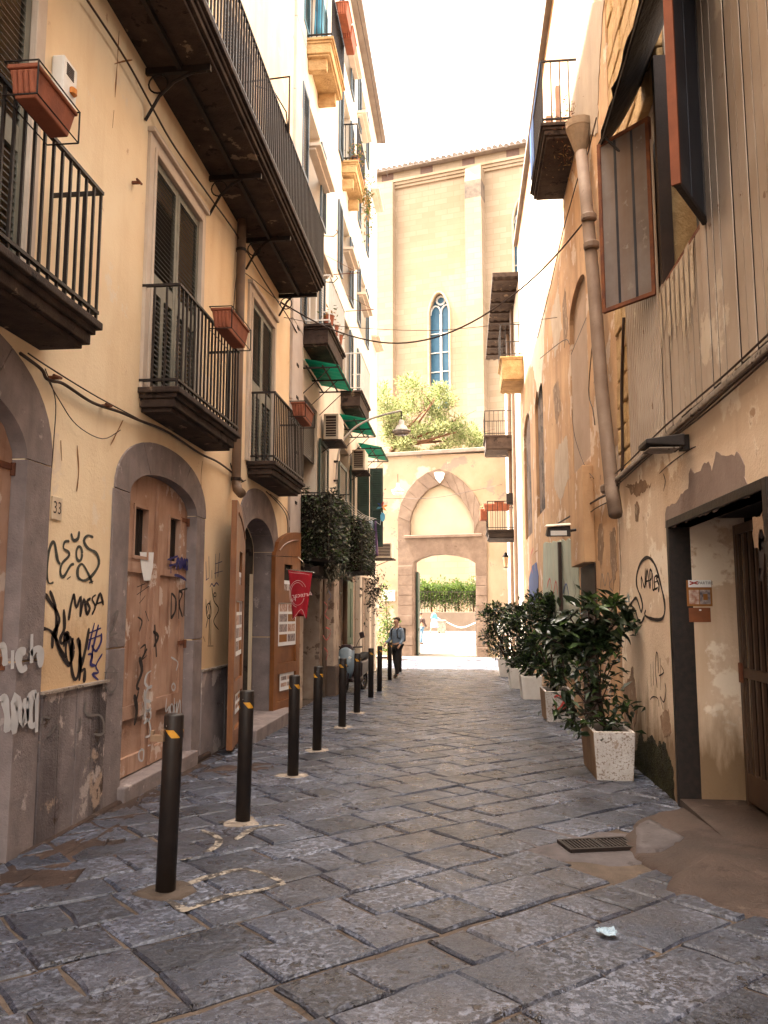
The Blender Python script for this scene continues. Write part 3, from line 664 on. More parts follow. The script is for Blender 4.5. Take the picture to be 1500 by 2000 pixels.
# open varnished leaves of the shop door, folded back against the wall
def open_leaf(h, e, zs, zt, name, posters):
    """leaf from hinge point h to free end e (x, y), arched top rising towards its meeting stile"""
    H = Vector((h[0], h[1], 0)); E = Vector((e[0], e[1], 0)); u = (E-H).normalized(); Ln = (E-H).length
    nrm = Vector((u.y, -u.x, 0)); nrm = nrm if nrm.x > 0 else -nrm
    z0 = gz(h[1])+.10 if h[1] > 12 else gz(h[1])+.06; n = 8
    f3 = lambda a, b, q: tuple(H+u*a+nrm*(.035-q)+Vector((0, 0, b)))
    top = lambda a: zs+(zt-zs)*math.sqrt(max(0, 1-(1-a/Ln)**2))
    ring = [(0, z0)]+[(Ln*i/n, top(Ln*i/n)) for i in range(n+1)]+[(Ln, z0)]
    wz = zs-.12; hol = [[(Ln*.34, wz-.42), (Ln*.34, wz), (Ln*.66, wz), (Ln*.66, wz-.42)], [(.16, z0+.78), (.16, wz-.62), (Ln-.16, wz-.62), (Ln-.16, z0+.78)], [(.16, z0+.2), (.16, z0+.62), (Ln-.16, z0+.62), (Ln-.16, z0+.2)]]
    d = panel(ring, hol, f3, .07).build(name, 'wood', yb, bevel=.004)
    mb = MB(); N = len(ring); mb.add([f3(a, b, .07) for a, b in ring], [tuple(range(N))]); mb.build('back_board', 'wood', d)
    for k, h_ in enumerate(hol):
        a0, a1, b0, b1 = h_[0][0]+.003, h_[2][0]-.003, h_[0][1]+.003, h_[1][1]-.003
        MB().add([f3(a0, b0, .03), f3(a0, b1, .03), f3(a1, b1, .03), f3(a1, b0, .03)], [(0, 1, 2, 3)]).build('door_panel' if k else 'door_window', 'wood' if k else 'black', d)
    # moulded arch bead
    MB().tube([f3(Ln*i/n, top(Ln*i/n)-.14, -.004) for i in range(1, n)], .014, 5).build('arch_bead', 'wood', d)
    for (a0, a1, b0, b1, kind) in posters:
        mb = MB(); q = .012
        mb.add([f3(a0, b0, q), f3(a0, b1, q), f3(a1, b1, q), f3(a1, b0, q)], [(0, 1, 2, 3)])
        rows = max(2, int((b1-b0)/.16)); cols = 2 if a1-a0 > .4 else 1
        for r_ in range(rows):
            for c_ in range(cols):
                mb.cur = random.choice((1, 2, 1, 3)); w_ = (a1-a0-.06)/cols; hh = (b1-b0-.08)/rows
                aa = a0+.03+c_*w_+.015; bb = b0+.04+r_*hh+.02
                mb.add([f3(aa, bb, q-.002), f3(aa, bb+hh-.04, q-.002), f3(aa+w_-.03, bb+hh-.04, q-.002), f3(aa+w_-.03, bb, q-.002)], [(0, 1, 2, 3)])
        mb.build('poster', ['paper', 'photo', 'photo2', 'cardbrown'], d)
    return d
open_leaf((XL+.03, 10.72), (XL+.24, 9.55), dCs-.05, dCs+.42, 'door', [(.18, .98, .98, 2.02, 0), (.25, .85, .28, .55, 0)])
open_leaf((XL+.03, 12.5), (XL+.20, 13.62), dCs-.05, dCs+.40, 'door', [(.18, .98, .98, 2.02, 0), (.28, .9, .28, .56, 0)])
# shop doorway interior: jamb lining and dark back
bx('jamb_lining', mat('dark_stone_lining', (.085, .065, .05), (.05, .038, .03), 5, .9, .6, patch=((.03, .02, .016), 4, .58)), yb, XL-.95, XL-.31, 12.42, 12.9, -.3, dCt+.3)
bx('jamb_plaster', 'creamlow', yb, XL-.32, XL-.27, 12.40, 12.43, .1, dCs-.35)
# window frames, shutters
def balcony_door(a, b, z0, z1, parent, m='shutter', ms='slatdk', trim='peach', depth=.14, lower=True, w=.15, open_=False):
    fr = MB()
    for y0, y1, za, zb in ((a-w, a, z0, z1+w), (b, b+w, z0, z1+w), (a, b, z1, z1+w)): fr.box(XL-.02, XL+.035, y0, y1, za, zb)
    for y0, y1, za, zb in ((a-w*1.1, b+w*1.1, z1+w, z1+w+.05),): fr.box(XL-.02, XL+.075, y0, y1, za, zb)
    for y0, y1, za, zb in ((a-.05, a, z0, z1+.05), (b, b+.05, z0, z1+.05), (a, b, z1, z1+.05)): fr.box(XL+.03, XL+.05, y0, y1, za, zb)
    fr.build('window_surround', trim, parent, bevel=.006)
    mid = (a+b)/2
    louvre_leaf(parent, XL-.015, a+.01, mid-.004, z0+.02, z1-.01, 1, m, ms, lower); louvre_leaf(parent, XL-.015, mid+.004, b-.01, z0+.02, z1-.01, 1, m, ms, lower)
    bx('window_back', 'black', parent, XL-.31, XL-.29, a+.002, b-.002, z0, z1-.002)
balcony_door(w1y0, w1y1, ZF, w1t, yb); balcony_door(w2y0, w2y1, ZF, w1t, yb); balcony_door(w0y0, w0y1, ZF, w1t, yb)
for a, b in up: balcony_door(a, b, 6.94, 9.4, yb, 'greyblue', 'greyblue', 'creamlow', lower=False)
louvre_leaf(yb, XL+.2, 12.62, 12.75, 7.0, 9.3, 1, 'greyblue', 'greyblue', False)
# balconies
bA = balcony(yb, XL, -2.58, 3.2, 5.46, ZF, .98); bB = balcony(yb, XL, -2.60, 7.10, 9.20, ZF, .99); bC = balcony(yb, XL, -2.58, 10.9, 13.02, ZF, .98)
bU = balcony(yb, XL, -2.24, 3.3, 12.82, 6.94, sp=.10, thick=.20, r=.010)
# iron beams and scroll brackets under the long balcony
bm = MB(); bm.box(-2.68, -2.64, 3.4, 12.7, 6.68, 6.735)
bm.build('support_beam', 'iron', bU)
for px, py in ((282, 235), (407, 420), (479, 526), (544, 617)):
    p = L(px, py); y = p.y; z = p.z
    mb = MB().box(XL, -2.36, y-.022, y+.022, 6.665, 6.725)
    mb.tube([(XL+.01, y, z), (XL+.14, y, z+.24), (XL+.28, y, z+.38), (XL+.45, y, z+.46), (-2.40, y, 6.67)], .017, 6)
    mb.tube([(XL+.125+.095*math.cos(k*math.pi/8), y, 6.665-.10+.095*math.sin(k*math.pi/8)) for k in range(17)], .009, 5)
    mb.build('scroll_bracket', 'iron', bU)
for y in (3.8, 5.7):
    MB().box(XL, -2.36, y-.022, y+.022, 6.665, 6.725).build('scroll_bracket', 'iron', bU)
# grid of rail stays on top of the long balcony
p = onX(495, 45, XL+.76)
MB().tube([(XL, 9.9, 8.55), (XL+.76, 9.9, 8.6), (XL+.76, 9.9, 7.75)], .014, 5).tube([(XL+.3, 9.9, 8.5), (XL+.55, 9.9, 8.4), (XL+.72, 9.9, 8.1), (XL+.75, 9.9, 7.8)], .010, 5).build('rail_bracket', 'iron', bU)
for zz in (7.75, 6.95):
    MB().tube([(-2.3, 12.78, zz), (-2.1, 12.78, zz-.02), (-2.03, 12.78, zz+.05), (-2.06, 12.78, zz+.09)], .008, 5).build('hook', 'iron', bU)
# ------------------------------------------------------------------ writing on the yellow house
z3 = lambda pts: [(x/3, 800+y/3) for x, y in pts]
z4 = lambda pts: [(x/3, 1200+y/3) for x, y in pts]
PX = (1, 0, 0)
def ell(cx, cy, a, b, n=14, a0=0, a1=360): return [(cx+a*math.cos(R(a0+(a1-a0)*i/n)), cy+b*math.sin(R(a0+(a1-a0)*i/n))) for i in range(n+1)]
WL = lambda x, y: L(x, y)
strokes('graffiti', yb, 'spray_dkgrey', 0.025, WL, PX, [z3(q) for q in (
    [(352,905),(335,880),(318,785),(300,785),(280,850),(270,950),(283,1015),(312,1012)],
    [(405,772),(378,775),(370,812),(400,835),(400,860),(360,905),(352,960),(372,978),(410,915),(432,905)],
    ell(462,845,17,42), [(415,725),(428,765),(455,755),(462,712)],
    [(545,748),(512,738),(490,768),(512,810),(562,842),(578,900),(548,960),(500,1000),(458,985),(455,930),(480,905),(510,950),(540,1020)],
    [(520,1015),(545,1005)], [(390,995),(412,978)])])
strokes('graffiti', yb, 'spray_black', 0.025, WL, PX, [z3(q) for q in (
    [(400,1235),(415,1140),(432,1078)], [(432,1078),(445,1160),(472,1095),(466,1215)], [(470,1215),(490,1110),(505,1200)],
    [(530,1105),(508,1125),(524,1165),(505,1205)], [(560,1085),(538,1108),(556,1155),(536,1202)], [(560,1150),(585,1078),(604,1146)], [(558,1140),(604,1124)])])
strokes('graffiti', yb, 'spray_black', 0.030, WL, PX, [z4(q) for q in (
    [(262,-120),(300,-60),(330,-20),(345,40),(310,120),(305,200)], [(240,85),(285,90),(325,140),(350,200),(385,255)],
    [(290,-140),(320,-50),(330,60),(325,150),(360,240),(400,300),(418,250),(400,150),(380,120),(372,190)],
    [(372,-30),(375,80),(352,140),(362,170),(395,130),(392,110),(370,120)], ell(405,210,22,75), ell(440,250,26,130,16,-60,240),
    [(465,150),(470,300),(462,390)], [(520,80),(500,200),(470,330),(495,320),(490,400)])])
strokes('graffiti', yb, 'spray_blue', 0.023, WL, PX, [z4(q) for q in (
    [(552,50),(525,160),(515,210)], [(575,60),(545,190),(535,260)], [(520,110),(590,80)], [(518,150),(592,120)], [(592,110),(590,160),(560,215),(535,180)],
    [(512,235),(540,235),(530,290),(560,300)], [(598,230),(560,300),(575,340),(540,350),(575,385)])])
WA = lambda x, y: onX(x, y, XL+.035)
strokes('graffiti', yb, 'spray_white', 0.054, WA, PX, [z4(q) for q in (
    [(0,200),(12,180),(25,220),(28,300)], [(72,210),(70,320)], [(150,215),(115,225),(108,280),(125,325),(155,305)], [(185,115),(182,285)], [(182,240),(205,205),(232,215),(235,310)],
    [(0,510),(12,490),(25,500),(40,600),(42,690)], [(82,700),(88,480),(140,640),(150,490)], [(212,470),(180,480),(170,560),(180,650),(210,640)], [(214,460),(212,690)])])
strokes('graffiti', yb, 'spray_grey', 0.018, WA, PX, [z4(q) for q in (
    [(505,510),(495,560),(520,590),(580,590),(605,630),(600,700),(545,700)], [(445,690),(465,680),(470,600)], [(275,715),(300,695),(330,650),(350,700),(320,720)], [(290,610),(250,600),(240,640)],
    [(660,10),(690,-20),(670,60),(640,120),(685,110)], [(645,180),(665,150),(690,190)], ell(650,380,35,75), [(610,340),(690,340)])])
strokes('graffiti', yb, 'spray_blue', 0.017, WL, PX, [z3(q) for q in (
    [(1205,890),(1208,1000)], [(1205,1000),(1225,985)], [(1222,860),(1225,980)], [(1240,940),(1240,990)], [(1262,845),(1260,990)], [(1285,840),(1275,980)], [(1258,905),(1300,890)], [(1255,960),(1305,945)], [(1228,1040),(1240,1020),(1252,1035),(1266,1015),(1280,1030)])])
strokes('graffiti', yb, 'spray_black', 0.015, WL, PX, [z3(q) for q in (
    [(1205,1110),(1210,1200),(1230,1120),(1228,1220)], ell(1222,1180,14,45), [(1240,1040),(1252,1120),(1280,1170),(1250,1240),(1280,1290)], ell(1258,1085,7,12),
    [(1205,1280),(1225,1200),(1222,1380)], [(1235,1230),(1232,1380)], [(1215,1385),(1248,1385)], [(1190,1330),(1200,1360)])])
WD = lambda x, y: onX(x, y, XD+.02)
strokes('graffiti', dB2, 'spray_blue', 0.040, WD, PX, [z3(q) for q in (
    [(1000,860),(1000,960)], [(980,880),(1040,858)], [(990,915),(1028,905)], [(1030,940),(1042,870),(1056,935)], [(1060,930),(1062,870),(1078,925),(1080,870)], ell(1093,905,8,26), [(1106,940),(1108,880),(1116,920),(1126,880),(1126,1000)], [(1020,970),(1050,975),(1090,1000)])])
strokes('graffiti', dB2, 'spray_black', 0.032, WD, PX, [z3(q) for q in (
    [(1003,1075),(1000,1225)], [(1003,1075),(1028,1110),(1025,1180),(1000,1225)], [(1045,1225),(1048,1060)], [(1048,1060),(1066,1080),(1048,1140),(1068,1215)], [(1060,1058),(1098,1048)], [(1080,1050),(1076,1210)])])
strokes('graffiti', dB1, 'spray_black', 0.019, WD, PX, [z3(q) for q in (
    [(800,1040),(850,1020)], [(830,1020),(820,1090)], [(800,1085),(870,1035)], [(815,1135),(850,1090)], [(805,1215),(830,1240),(815,1300)], [(850,1180),(870,1240)], [(820,1400),(850,1380),(840,1450)], [(815,1480),(860,1440)])])
strokes('graffiti', dB1, 'spray_black', 0.040, WD, PX, [z4(q) for q in ([(815,250),(830,330),(800,420),(815,440)], [(860,200),(830,260)], [(785,470),(800,560),(785,650)], [(810,450),(790,540)], [(905,60),(915,250)], [(895,100),(925,130),(900,190)])])
strokes('graffiti', dB1, 'spray_white', 0.027, WD, PX, [z4(q) for q in (
    [(885,330),(860,350),(848,400),(870,430)], [(890,420),(860,440),(850,500),(885,510)], [(845,440),(855,560),(885,550)], ell(865,590,18,30), [(840,640),(870,620),(880,700),(850,720)], [(830,790),(812,810),(815,850),(835,855),(840,800),(825,790)], [(865,770),(880,765)])])
strokes('graffiti', dB2, 'spray_white', 0.021, WD, PX, [z4(q) for q in (
    ell(1015,425,10,20), [(975,490),(970,570),(990,540),(985,590)], ell(1005,555,10,30), [(1020,490),(1022,590)], [(1035,510),(1032,590),(1052,500),(1055,580)], [(1040,640),(1070,610),(1060,690),(1080,690)], [(1000,250),(1040,280),(1030,330)])])
# house number tile
p0 = L(109, 993); nb = bx('house_number', mat('number_tile', (.72, .58, .42), None, 5, .5, .05), yb, XL, XL+.012, p0.y-.075, p0.y+.075, p0.z-.085, p0.z+.085, bevel=.004)
text_mesh('number', '33', .13, 'ink', nb, frame3((XL+.0135, p0.y, p0.z), (0, 1, 0), (0, 0, 1)))
for ln in ([(232, 60), (228, 130), (224, 190)], [(223, 125), (240, 120), (258, 117)], [(222, 215), (219, 250)], [(470, 480), (468, 520)], [(150, 870), (153, 920), (149, 960)], [(240, 820), (225, 850), (215, 870)], [(118, 860), (120, 900)], [(395, 900), (392, 940), (396, 980)]):
    strokes('crack', yb, 'cardbrown', .012, WL, PX, [ln])
# downpipe and wires fixed to the house
pt = L(441, 400); pbm = L(428, 950)
dp = MB().tube([(XL+.08, 10.15, 9.), (XL+.08, 10.15, pbm.z+.25), (XL+.08, 10.15, pbm.z+.12), (XL+.12, 10.08, pbm.z+.02), (XL+.20, 9.98, pbm.z-.05)], .062, 12).build('downpipe', 'pipebr', yb, smooth=True)
for z in (3.2, 5.0, 6.3): MB().lathe((XL+.08, 10.15, z), [(.07, 0), (.07, .04)], 12).build('pipe_clamp', 'iron', dp)
def wire(name, parent, pts, r=.008, m='cable', seg=5, **t): return MB().tube(smooth_line(pts, seg), r, 5).build(name, m, parent, smooth=True, **t)
wl = lambda lst, off=.03: [onX(x, y, XL+off) for x, y in lst]
wire('wall_cable', yb, wl([(170,0),(245,115),(300,215),(340,285),(410,385),(460,455),(520,555),(560,615),(580,650)], .06), .010)
wire('wall_cable', yb, wl([(40,690),(80,720),(90,738),(105,745),(125,750),(170,780),(195,792),(235,805),(270,820),(330,845),(390,885),(430,905),(475,940)], .04), .013)
wire('wall_cable', yb, wl([(55,690),(100,720),(190,775),(270,818)], .05), .006)
wire('wall_cable', yb, wl([(88,720),(108,780),(105,860),(97,960)], .02), .004)
wire('wall_cable', yb, wl([(90,735),(115,780),(150,830),(200,857),(235,840)], .03), .004)
wire('wall_cable', yb, wl([(455,620),(462,540),(472,530),(500,550),(540,585),(575,610)], .04), .006)
wire('wall_cable', yb, wl([(450,905),(455,925),(458,945),(480,938)], .03), .008)
wire('wall_cable', yb, wl([(520,960),(545,985),(560,1010),(562,1050),(557,1085)], .03), .008)
wire('wall_cable', yb, wl([(528,965),(550,985),(566,1015),(560,1080)], .04), .006)
for x, y in ((95,738),(197,793),(258,357)): 
    q = L(x, y); MB().box(XL, XL+.08, q.y-.012, q.y+.012, q.z-.012, q.z+.012).tube([(XL+.07, q.y-.06, q.z), (XL+.07, q.y+.05, q.z+.01)], .012, 5).build('cable_hook', 'rust', yb)
# alarm box
q = L(112, 165); ab = T('alarm_box', (XL, q.y, q.z-.15), 'white alarm siren box with grille and orange flasher on the yellow wall', 'alarm box')
MB().box(XL, XL+.10, q.y-.10, q.y+.11, q.z-.17, q.z+.17).build('casing', 'white', ab, bevel=.015)
for k in range(6): bx('grille_slot', 'ink', ab, XL+.10, XL+.104, q.y-.06, q.y+.05, q.z+.04+k*.017, q.z+.048+k*.017)
MB().lathe((XL+.105, q.y+.03, q.z-.07), [(.035, 0), (.035, .04), (.02, .055)], 12).build('flasher', 'orangeplastic', ab)
# terracotta flower boxes on the balcony rails
def flowerbox(x, y0, y1, z, label, soil=True, inside=False, scale=1., cage=True):
    t = T('flower_box', (x, (y0+y1)/2, z-.2), label, 'planter', 'terracotta flower boxes on balcony rails')
    h = .19*scale; w_ = .20*scale; mb = MB()
    mb.hexa([(x-w_*.35, y0+.03, z-h), (x+w_*.35, y0+.03, z-h), (x+w_*.35, y1-.03, z-h), (x-w_*.35, y1-.03, z-h), (x-w_/2, y0, z), (x+w_/2, y0, z), (x+w_/2, y1, z), (x-w_/2, y1, z)])
    mb.box(x-w_*.56, x+w_*.56, y0-.012, y1+.012, z, z+.028)
    n = 4
    for i in range(n):   # moulded flutes on the end faces
        a = x-w_*.3+w_*.6*i/(n-1); mb.tube([(a, y0+.025, z-h+.02), (a, y0+.0, z-.01)], .018, 6); 
    mb.build('box', 'terra', t, bevel=.008)
    bx('soil', 'soil', t, x-w_*.45, x+w_*.45, y0+.01, y1-.01, z+.0285, z+.034)
    if cage:
        c = MB(); 
        for zz in (z+.035, z-h-.01): c.tube([(x-w_*.6, y0-.02, zz), (x+w_*.6, y0-.02, zz), (x+w_*.6, y1+.02, zz), (x-w_*.6, y1+.02, zz), (x-w_*.6, y0-.02, zz)], .006, 4)
        for yy in (y0-.02, y1+.02): c.tube([(x+w_*.6, yy, z+.035), (x+w_*.6, yy, z-h-.01)], .006, 4)
        c.build('holder', 'iron', t)
    return t
flowerbox(-2.48, 4.10, 4.56, 4.62, 'terracotta flower box in a wire holder on the balcony beside the alarm box', scale=.85)
flowerbox(-2.47, 7.9, 8.6, 4.62, 'terracotta flower box on the balcony rail above the arched pink wooden door')
flowerbox(-2.46, 11.75, 12.5, 4.62, 'terracotta flower box on the balcony rail above the open shop door')

# ------------------------------------------------------------------ bollards
bpx = [(323,1740),(474,1605),(572,1515),(619,1465),(668,1420),(697,1392),(724,1362),(741,1350),(761,1328),(781,1312)]
names = ['nearest the pink arched door, with a padlock clasp', 'second in the row after the padlocked one', 'third in the row after the padlocked one', 'standing before the red banner', 'standing just before the scooter', "hiding the scooter's front wheel",
         'first one past the scooter', 'second one past the scooter', 'beside the person in denim', 'last of the row, behind the person in denim']
names[0] = 'with a padlock clasp'; names[9] = 'last of the row'
bprof = [(.057, -.1), (.057, .985), (.053, .997), (.0, 1.0)]
bme = MB().lathe((0, 0, 0), bprof, 20).mesh('post', 'bollard', True)
ring_mat = M['blacktape']
def stripe_mesh():
    mb = MB(); n = 48; r = .0585
    for k in range(n):
        a0, a1 = 2*math.pi*k/n, 2*math.pi*(k+1)/n; f = (k/n*3) % 1
        mb.cur = 0 if f < .42 else 1; sh = .05
        def P(a, zz): return (r*math.cos(a), r*math.sin(a), zz)
        for q in range(5):
            h0, h1 = q/5, (q+1)/5
            mb.add([P(a0-.75*h0, .865+.045*h0), P(a1-.75*h0, .865+.045*h0), P(a1-.75*h1, .865+.045*h1), P(a0-.75*h1, .865+.045*h1)], [(0, 1, 2, 3)])
    return mb.mesh('reflective_band', ['yellowtape', 'blacktape'])
sme = stripe_mesh()
for i, (px, py) in enumerate(bpx):
    g = gnd(px, py); t = T('bollard', g, 'dark brown steel bollard with yellow reflective band, '+names[i], 'bollard', 'bollards along the left of the lane')
    lean = Matrix.Rotation(random.gauss(0, .014), 4, 'X') @ Matrix.Rotation(.010 if i else .018, 4, 'Y')
    link('post', bme, t, g, lean); link('reflective_band', sme, t, g, lean @ Matrix.Rotation(R(160+20*i), 4, 'Z'))
    sc = MB().lathe((g.x, g.y-.058, g.z+.935), [(.006, -.004), (.006, .004)], 6).build('screw', 'chrome', t)
    if i < 6:
        pts = [Vector((g.x+.16*math.cos(a)*random.uniform(.75, 1.3), g.y+.17*math.sin(a)*random.uniform(.75, 1.3), 0)) for a in [k*.7 for k in range(9)]]
        blob('mortar_patch', pts, 'mortar' if i else 'grout', .006, None, kind='structure')
g = gnd(*bpx[0]); t0 = [o for o in COL.objects if o.name == 'bollard'][0]
c = Vector((g.x-.045, g.y-.05, g.z+.865))
MB().box(c.x-.05, c.x+.03, c.y-.02, c.y+.01, c.z-.02, c.z+.02).box(c.x-.05, c.x-.03, c.y-.02, c.y+.01, c.z+.02, c.z+.045).box(c.x+.01, c.x+.03, c.y-.02, c.y+.01, c.z+.02, c.z+.05).build('padlock_clasp', mat('brass_clasp', (.30, .19, .12), None, 8, .5, .1, metal=.4), t0, bevel=.003)
# mortar lines in the joints near the first bollards
def mortar_line(px):
    P_ = [gnd(x, y) for x, y in px]; P_ = smooth_line([p+Vector((random.gauss(0, .008), random.gauss(0, .012), .001)) for p in P_], 4); mb = MB(); ribbon(mb, P_, (0, 0, 1), .06, .0005); mb.build('mortar_line', mat('broken_mortar', (.30, .26, .22), (.20, .17, .14), 12, .95, .8, 60, patch=[((.045, .038, .036), 11, .50), ((.08, .065, .055), 40, .55)]), None, kind='structure')
for ln in ([(320,1752),(350,1735),(410,1712),(478,1696),(520,1708),(556,1722)], [(556,1722),(500,1738),(440,1752),(365,1780)], [(365,1780),(340,1765),(320,1752)], [(430,1605),(455,1608),(500,1602)], [(395,1620),(425,1640),(412,1660),(350,1680)], [(560,1612),(500,1618),(460,1640)]): mortar_line(ln)

# ------------------------------------------------------------------ red banner
Yb = 12.2
P4 = lambda x, y: onY(x, y, Yb)
bn = T('red_banner', P4(585, 1210), 'red swallow-tailed cloth banner with mirrored lettering hanging at the shop door', 'banner')
c_ = [P4(563, 1114), P4(610, 1119), P4(599, 1212), P4(590, 1193), P4(572, 1211)]
mb = MB(); n = 10; rows = 12
grid = []
for j in range(rows+1):
    for i in range(n+1):
        u = i/n; v_ = j/rows; lft = c_[0].lerp(c_[4], v_); rgt = c_[1].lerp(c_[2], v_)
        q = lft.lerp(rgt, u); cut = (1-abs(u-.55)/.5)*.14 if v_ > .99 else 0
        q = Vector((q.x, q.y+.02*math.sin(u*9+v_*3), q.z+max(0, cut))); grid.append(q)
mb.add(grid, [(j*(n+1)+i, j*(n+1)+i+1, (j+1)*(n+1)+i+1, (j+1)*(n+1)+i) for j in range(rows) for i in range(n)])
cl = mb.build('cloth', 'red', bn, smooth=True); sm = cl.modifiers.new('thickness', 'SOLIDIFY'); sm.thickness = .004
fb = lambda x, y: P4(x, y)
strokes('lettering', cl, 'lettering', .006, fb, (0, -1, 0), [ell(582, 1160, 13.5, 22, 20, 20, 320), ell(583, 1160, 17, 26, 20, 100, 330), [(565,1117),(575,1119),(590,1120),(606,1123)],
    [(570,1205),(573,1209),(589,1190),(597,1207)]], lift=.03)
cc = P4(591, 1162); text_mesh('lettering', 'Artecar', .10, 'lettering', cl, frame3((cc.x, cc.y-.032, cc.z), (-1, 0, -.12), (0, 0, 1)))
cc = P4(574, 1171); text_mesh('lettering', 'Fa', .09, 'lettering', cl, frame3((cc.x, cc.y-.032, cc.z), (-1, 0, -.12), (0, 0, 1)))
MB().tube([P4(562, 1112)+Vector((-.02, 0, 0)), P4(613, 1118)], .009, 6).tube([P4(594, 1116), P4(592, 1098), P4(582, 1088), Vector((XL, Yb, P4(580, 1085).z))], .006, 5).build('hanger', 'chrome', bn)
# ================================================================== TALL WHITE BUILDING (left, further on)
wb = T('white_building', (XL, 21, gz(21)), 'tall pale house with green awnings, stacked balconies and ivy screens past the yellow house', 'building')
XW = -2.98; YE = 27.6
Wp = lambda px, py, dx=0.: onX(px, py, XW+dx)
shops = [[(15.0, -1), (15.0, 2.2), (16.7, 2.2), (16.7, -1)], [(18.2, -1), (18.2, 2.35), (19.4, 2.35), (19.4, -1)], [(20.3, -1), (20.3, 2.5), (21.7, 2.5), (21.7, -1)], [(22.8, -1), (22.8, 2.5), (24.0, 2.5), (24.0, -1)]]
fw = lambda a, b, d: (XW-d, a, b)
win2 = []
for a, b in ((14.8, 16.2), (19.3, 20.8), (22.9, 24.3)):
    for z0, z1 in ((2.62, 5.6), (6.92, 9.0), (9.7, 11.6), (12.8, 15.0), (15.8, 17.6)):
        win2.append([(a, z0), (a, z1), (b, z1), (b, z0)])
panel([(14.52, 2.55), (14.52, 18.5), (YE, 18.5), (YE, 2.55)], win2, fw, .3).build('wall', 'palewall', wb)
panel([(14.52, -1), (14.52, 2.55), (YE, 2.55), (YE, -1)], shops, fw, .5).build('ground_floor_wall', 'peel', wb)
MB().box(XW-9, XW-.31, YE-.3, YE-.002, -1, 18.45).build('end_wall', 'palewall', wb)
bx('wall_core', 'black', wb, XW-1.2, XW-1.0, 14.6, YE-.35, -1, 18.4)
MB().box(XW-9, XW+.30, 14.52, YE+.25, 18.51, 18.7).build('roof', 'roof', wb)
MB().box(XW-.02, XW+.03, 14.52, YE, 2.50, 2.62).build('string_course', 'peach', wb, bevel=.01)
# windows behind: dark backs and shutters
for h in win2: bx('window_back', 'glassdk', wb, XW-.29, XW-.27, h[0][0]+.002, h[2][0]-.002, h[0][1]+.002, h[1][1]-.002)
def wshut(a, b, z0, z1, m, ms, dx=.03): louvre_leaf(wb, XW+dx, a, b, z0, z1, 1, m, ms, False, .055)
for a in (14.8, 19.3, 22.9):
    for z0, z1 in ((9.75, 11.55), (12.82, 14.9), (15.82, 17.5), (6.93, 8.95)):
        m_ = 'teal' if z0 > 12 and a < 16 else 'greyblue'
        wshut(a-.62, a-.02, z0, z1, m_, m_); wshut(a+1.42, a+2.02, z0, z1, m_, m_)
# stone hoods over and under the windows
def hood(px0, py0, px1, m='peach', dx=.27):
    a = Wp(px0, py0); y1 = Wp(px1, py0).y; z = a.z
    MB().box(XW, XW+dx, a.y, y1, z, z+.07).box(XW, XW+dx*.6, a.y+.05, y1-.05, z-.05, z).build('window_hood', 'peach', wb, bevel=.01)
for px0, py0, px1 in ((677, 95, 690), (697, 220, 710), (600, 285, 632), (725, 370, 735), (669, 487, 683), (697, 575, 712), (725, 658, 735), (600, 480, 628)): hood(px0, py0, px1)
# balconies with heavy moulded slabs
b1 = balcony(wb, XW, -2.44, 14.6, 16.25, 12.76, .98, .11, .34, 'tuff'); b2 = balcony(wb, XW, -2.55, 19.2, 20.9, 12.86, .98, .11, .34, 'tuff')
b3 = balcony(wb, XW, -2.44, 14.58, 16.55, 6.90, .95, .12, .42, 'slab', barm='white'); b4 = balcony(wb, XW, -2.44, 19.3, 21.2, 6.90, .95, .12, .42, 'slab', barm='white')
for z0 in (12.8,):
    for yy in (14.85, 15.95): MB().box(XW, -2.6, yy-.07, yy+.07, z0-.62, z0-.345).build('corbel', 'tuff', b1, bevel=.02)
    for yy in (19.45, 20.5): MB().box(XW, -2.7, yy-.07, yy+.07, z0-.62, z0-.345).build('corbel', 'tuff', b2, bevel=.02)
# rods for washing
for px, py, l_ in ((637, 537, 1.), (675, 608, .9)):
    q = Wp(px, py); MB().tube([(XW, q.y, q.z), (XW+.75, q.y, q.z+.02)], .010, 5).tube([(XW, q.y-.0, q.z+.45), (XW+.72, q.y, q.z+.02)], .005, 4).build('washing_rod', 'rust', wb)
# green awnings on light iron frames
def awning(y0, y1, z, dx, label):
    t = T('awning', (XW, (y0+y1)/2, z), label, 'awning', 'green plastic awnings on the pale house'); n = 14; mb = MB(); vs = []
    for i in range(n+1):
        y = y0+(y1-y0)*i/n; r_ = .012*(i % 2); vs += [(XW+.02, y, z+.10+r_), (XW+dx, y, z-.04+r_)]
    sh = mb.add(vs, [(2*i, 2*i+2, 2*i+3, 2*i+1) for i in range(n)]).build('sheet', 'awning', t); s_ = sh.modifiers.new('thickness', 'SOLIDIFY'); s_.thickness = .006
    fr = MB()
    for y in (y0+.06, (y0+y1)/2, y1-.06): fr.box(XW, XW+dx, y-.015, y+.015, z-.075, z-.05); fr.tube([(XW, y, z-.55), (XW+dx*.75, y, z-.07)], .009, 5)
    for x in (XW+.06, XW+dx*.55, XW+dx-.03): fr.box(x-.015, x+.015, y0, y1, z-.05, z-.03)
    fr.build('frame', 'iron', t)
awning(14.65, 16.5, 6.14, .68, 'green plastic awning under the moulded balcony next to the quoins'); awning(19.0, 21.0, 6.14, .70, 'green plastic awning behind the curved lamp arm'); awning(22.4, 24.6, 6.14, .70, 'green plastic awning above the wide dark green shutters')
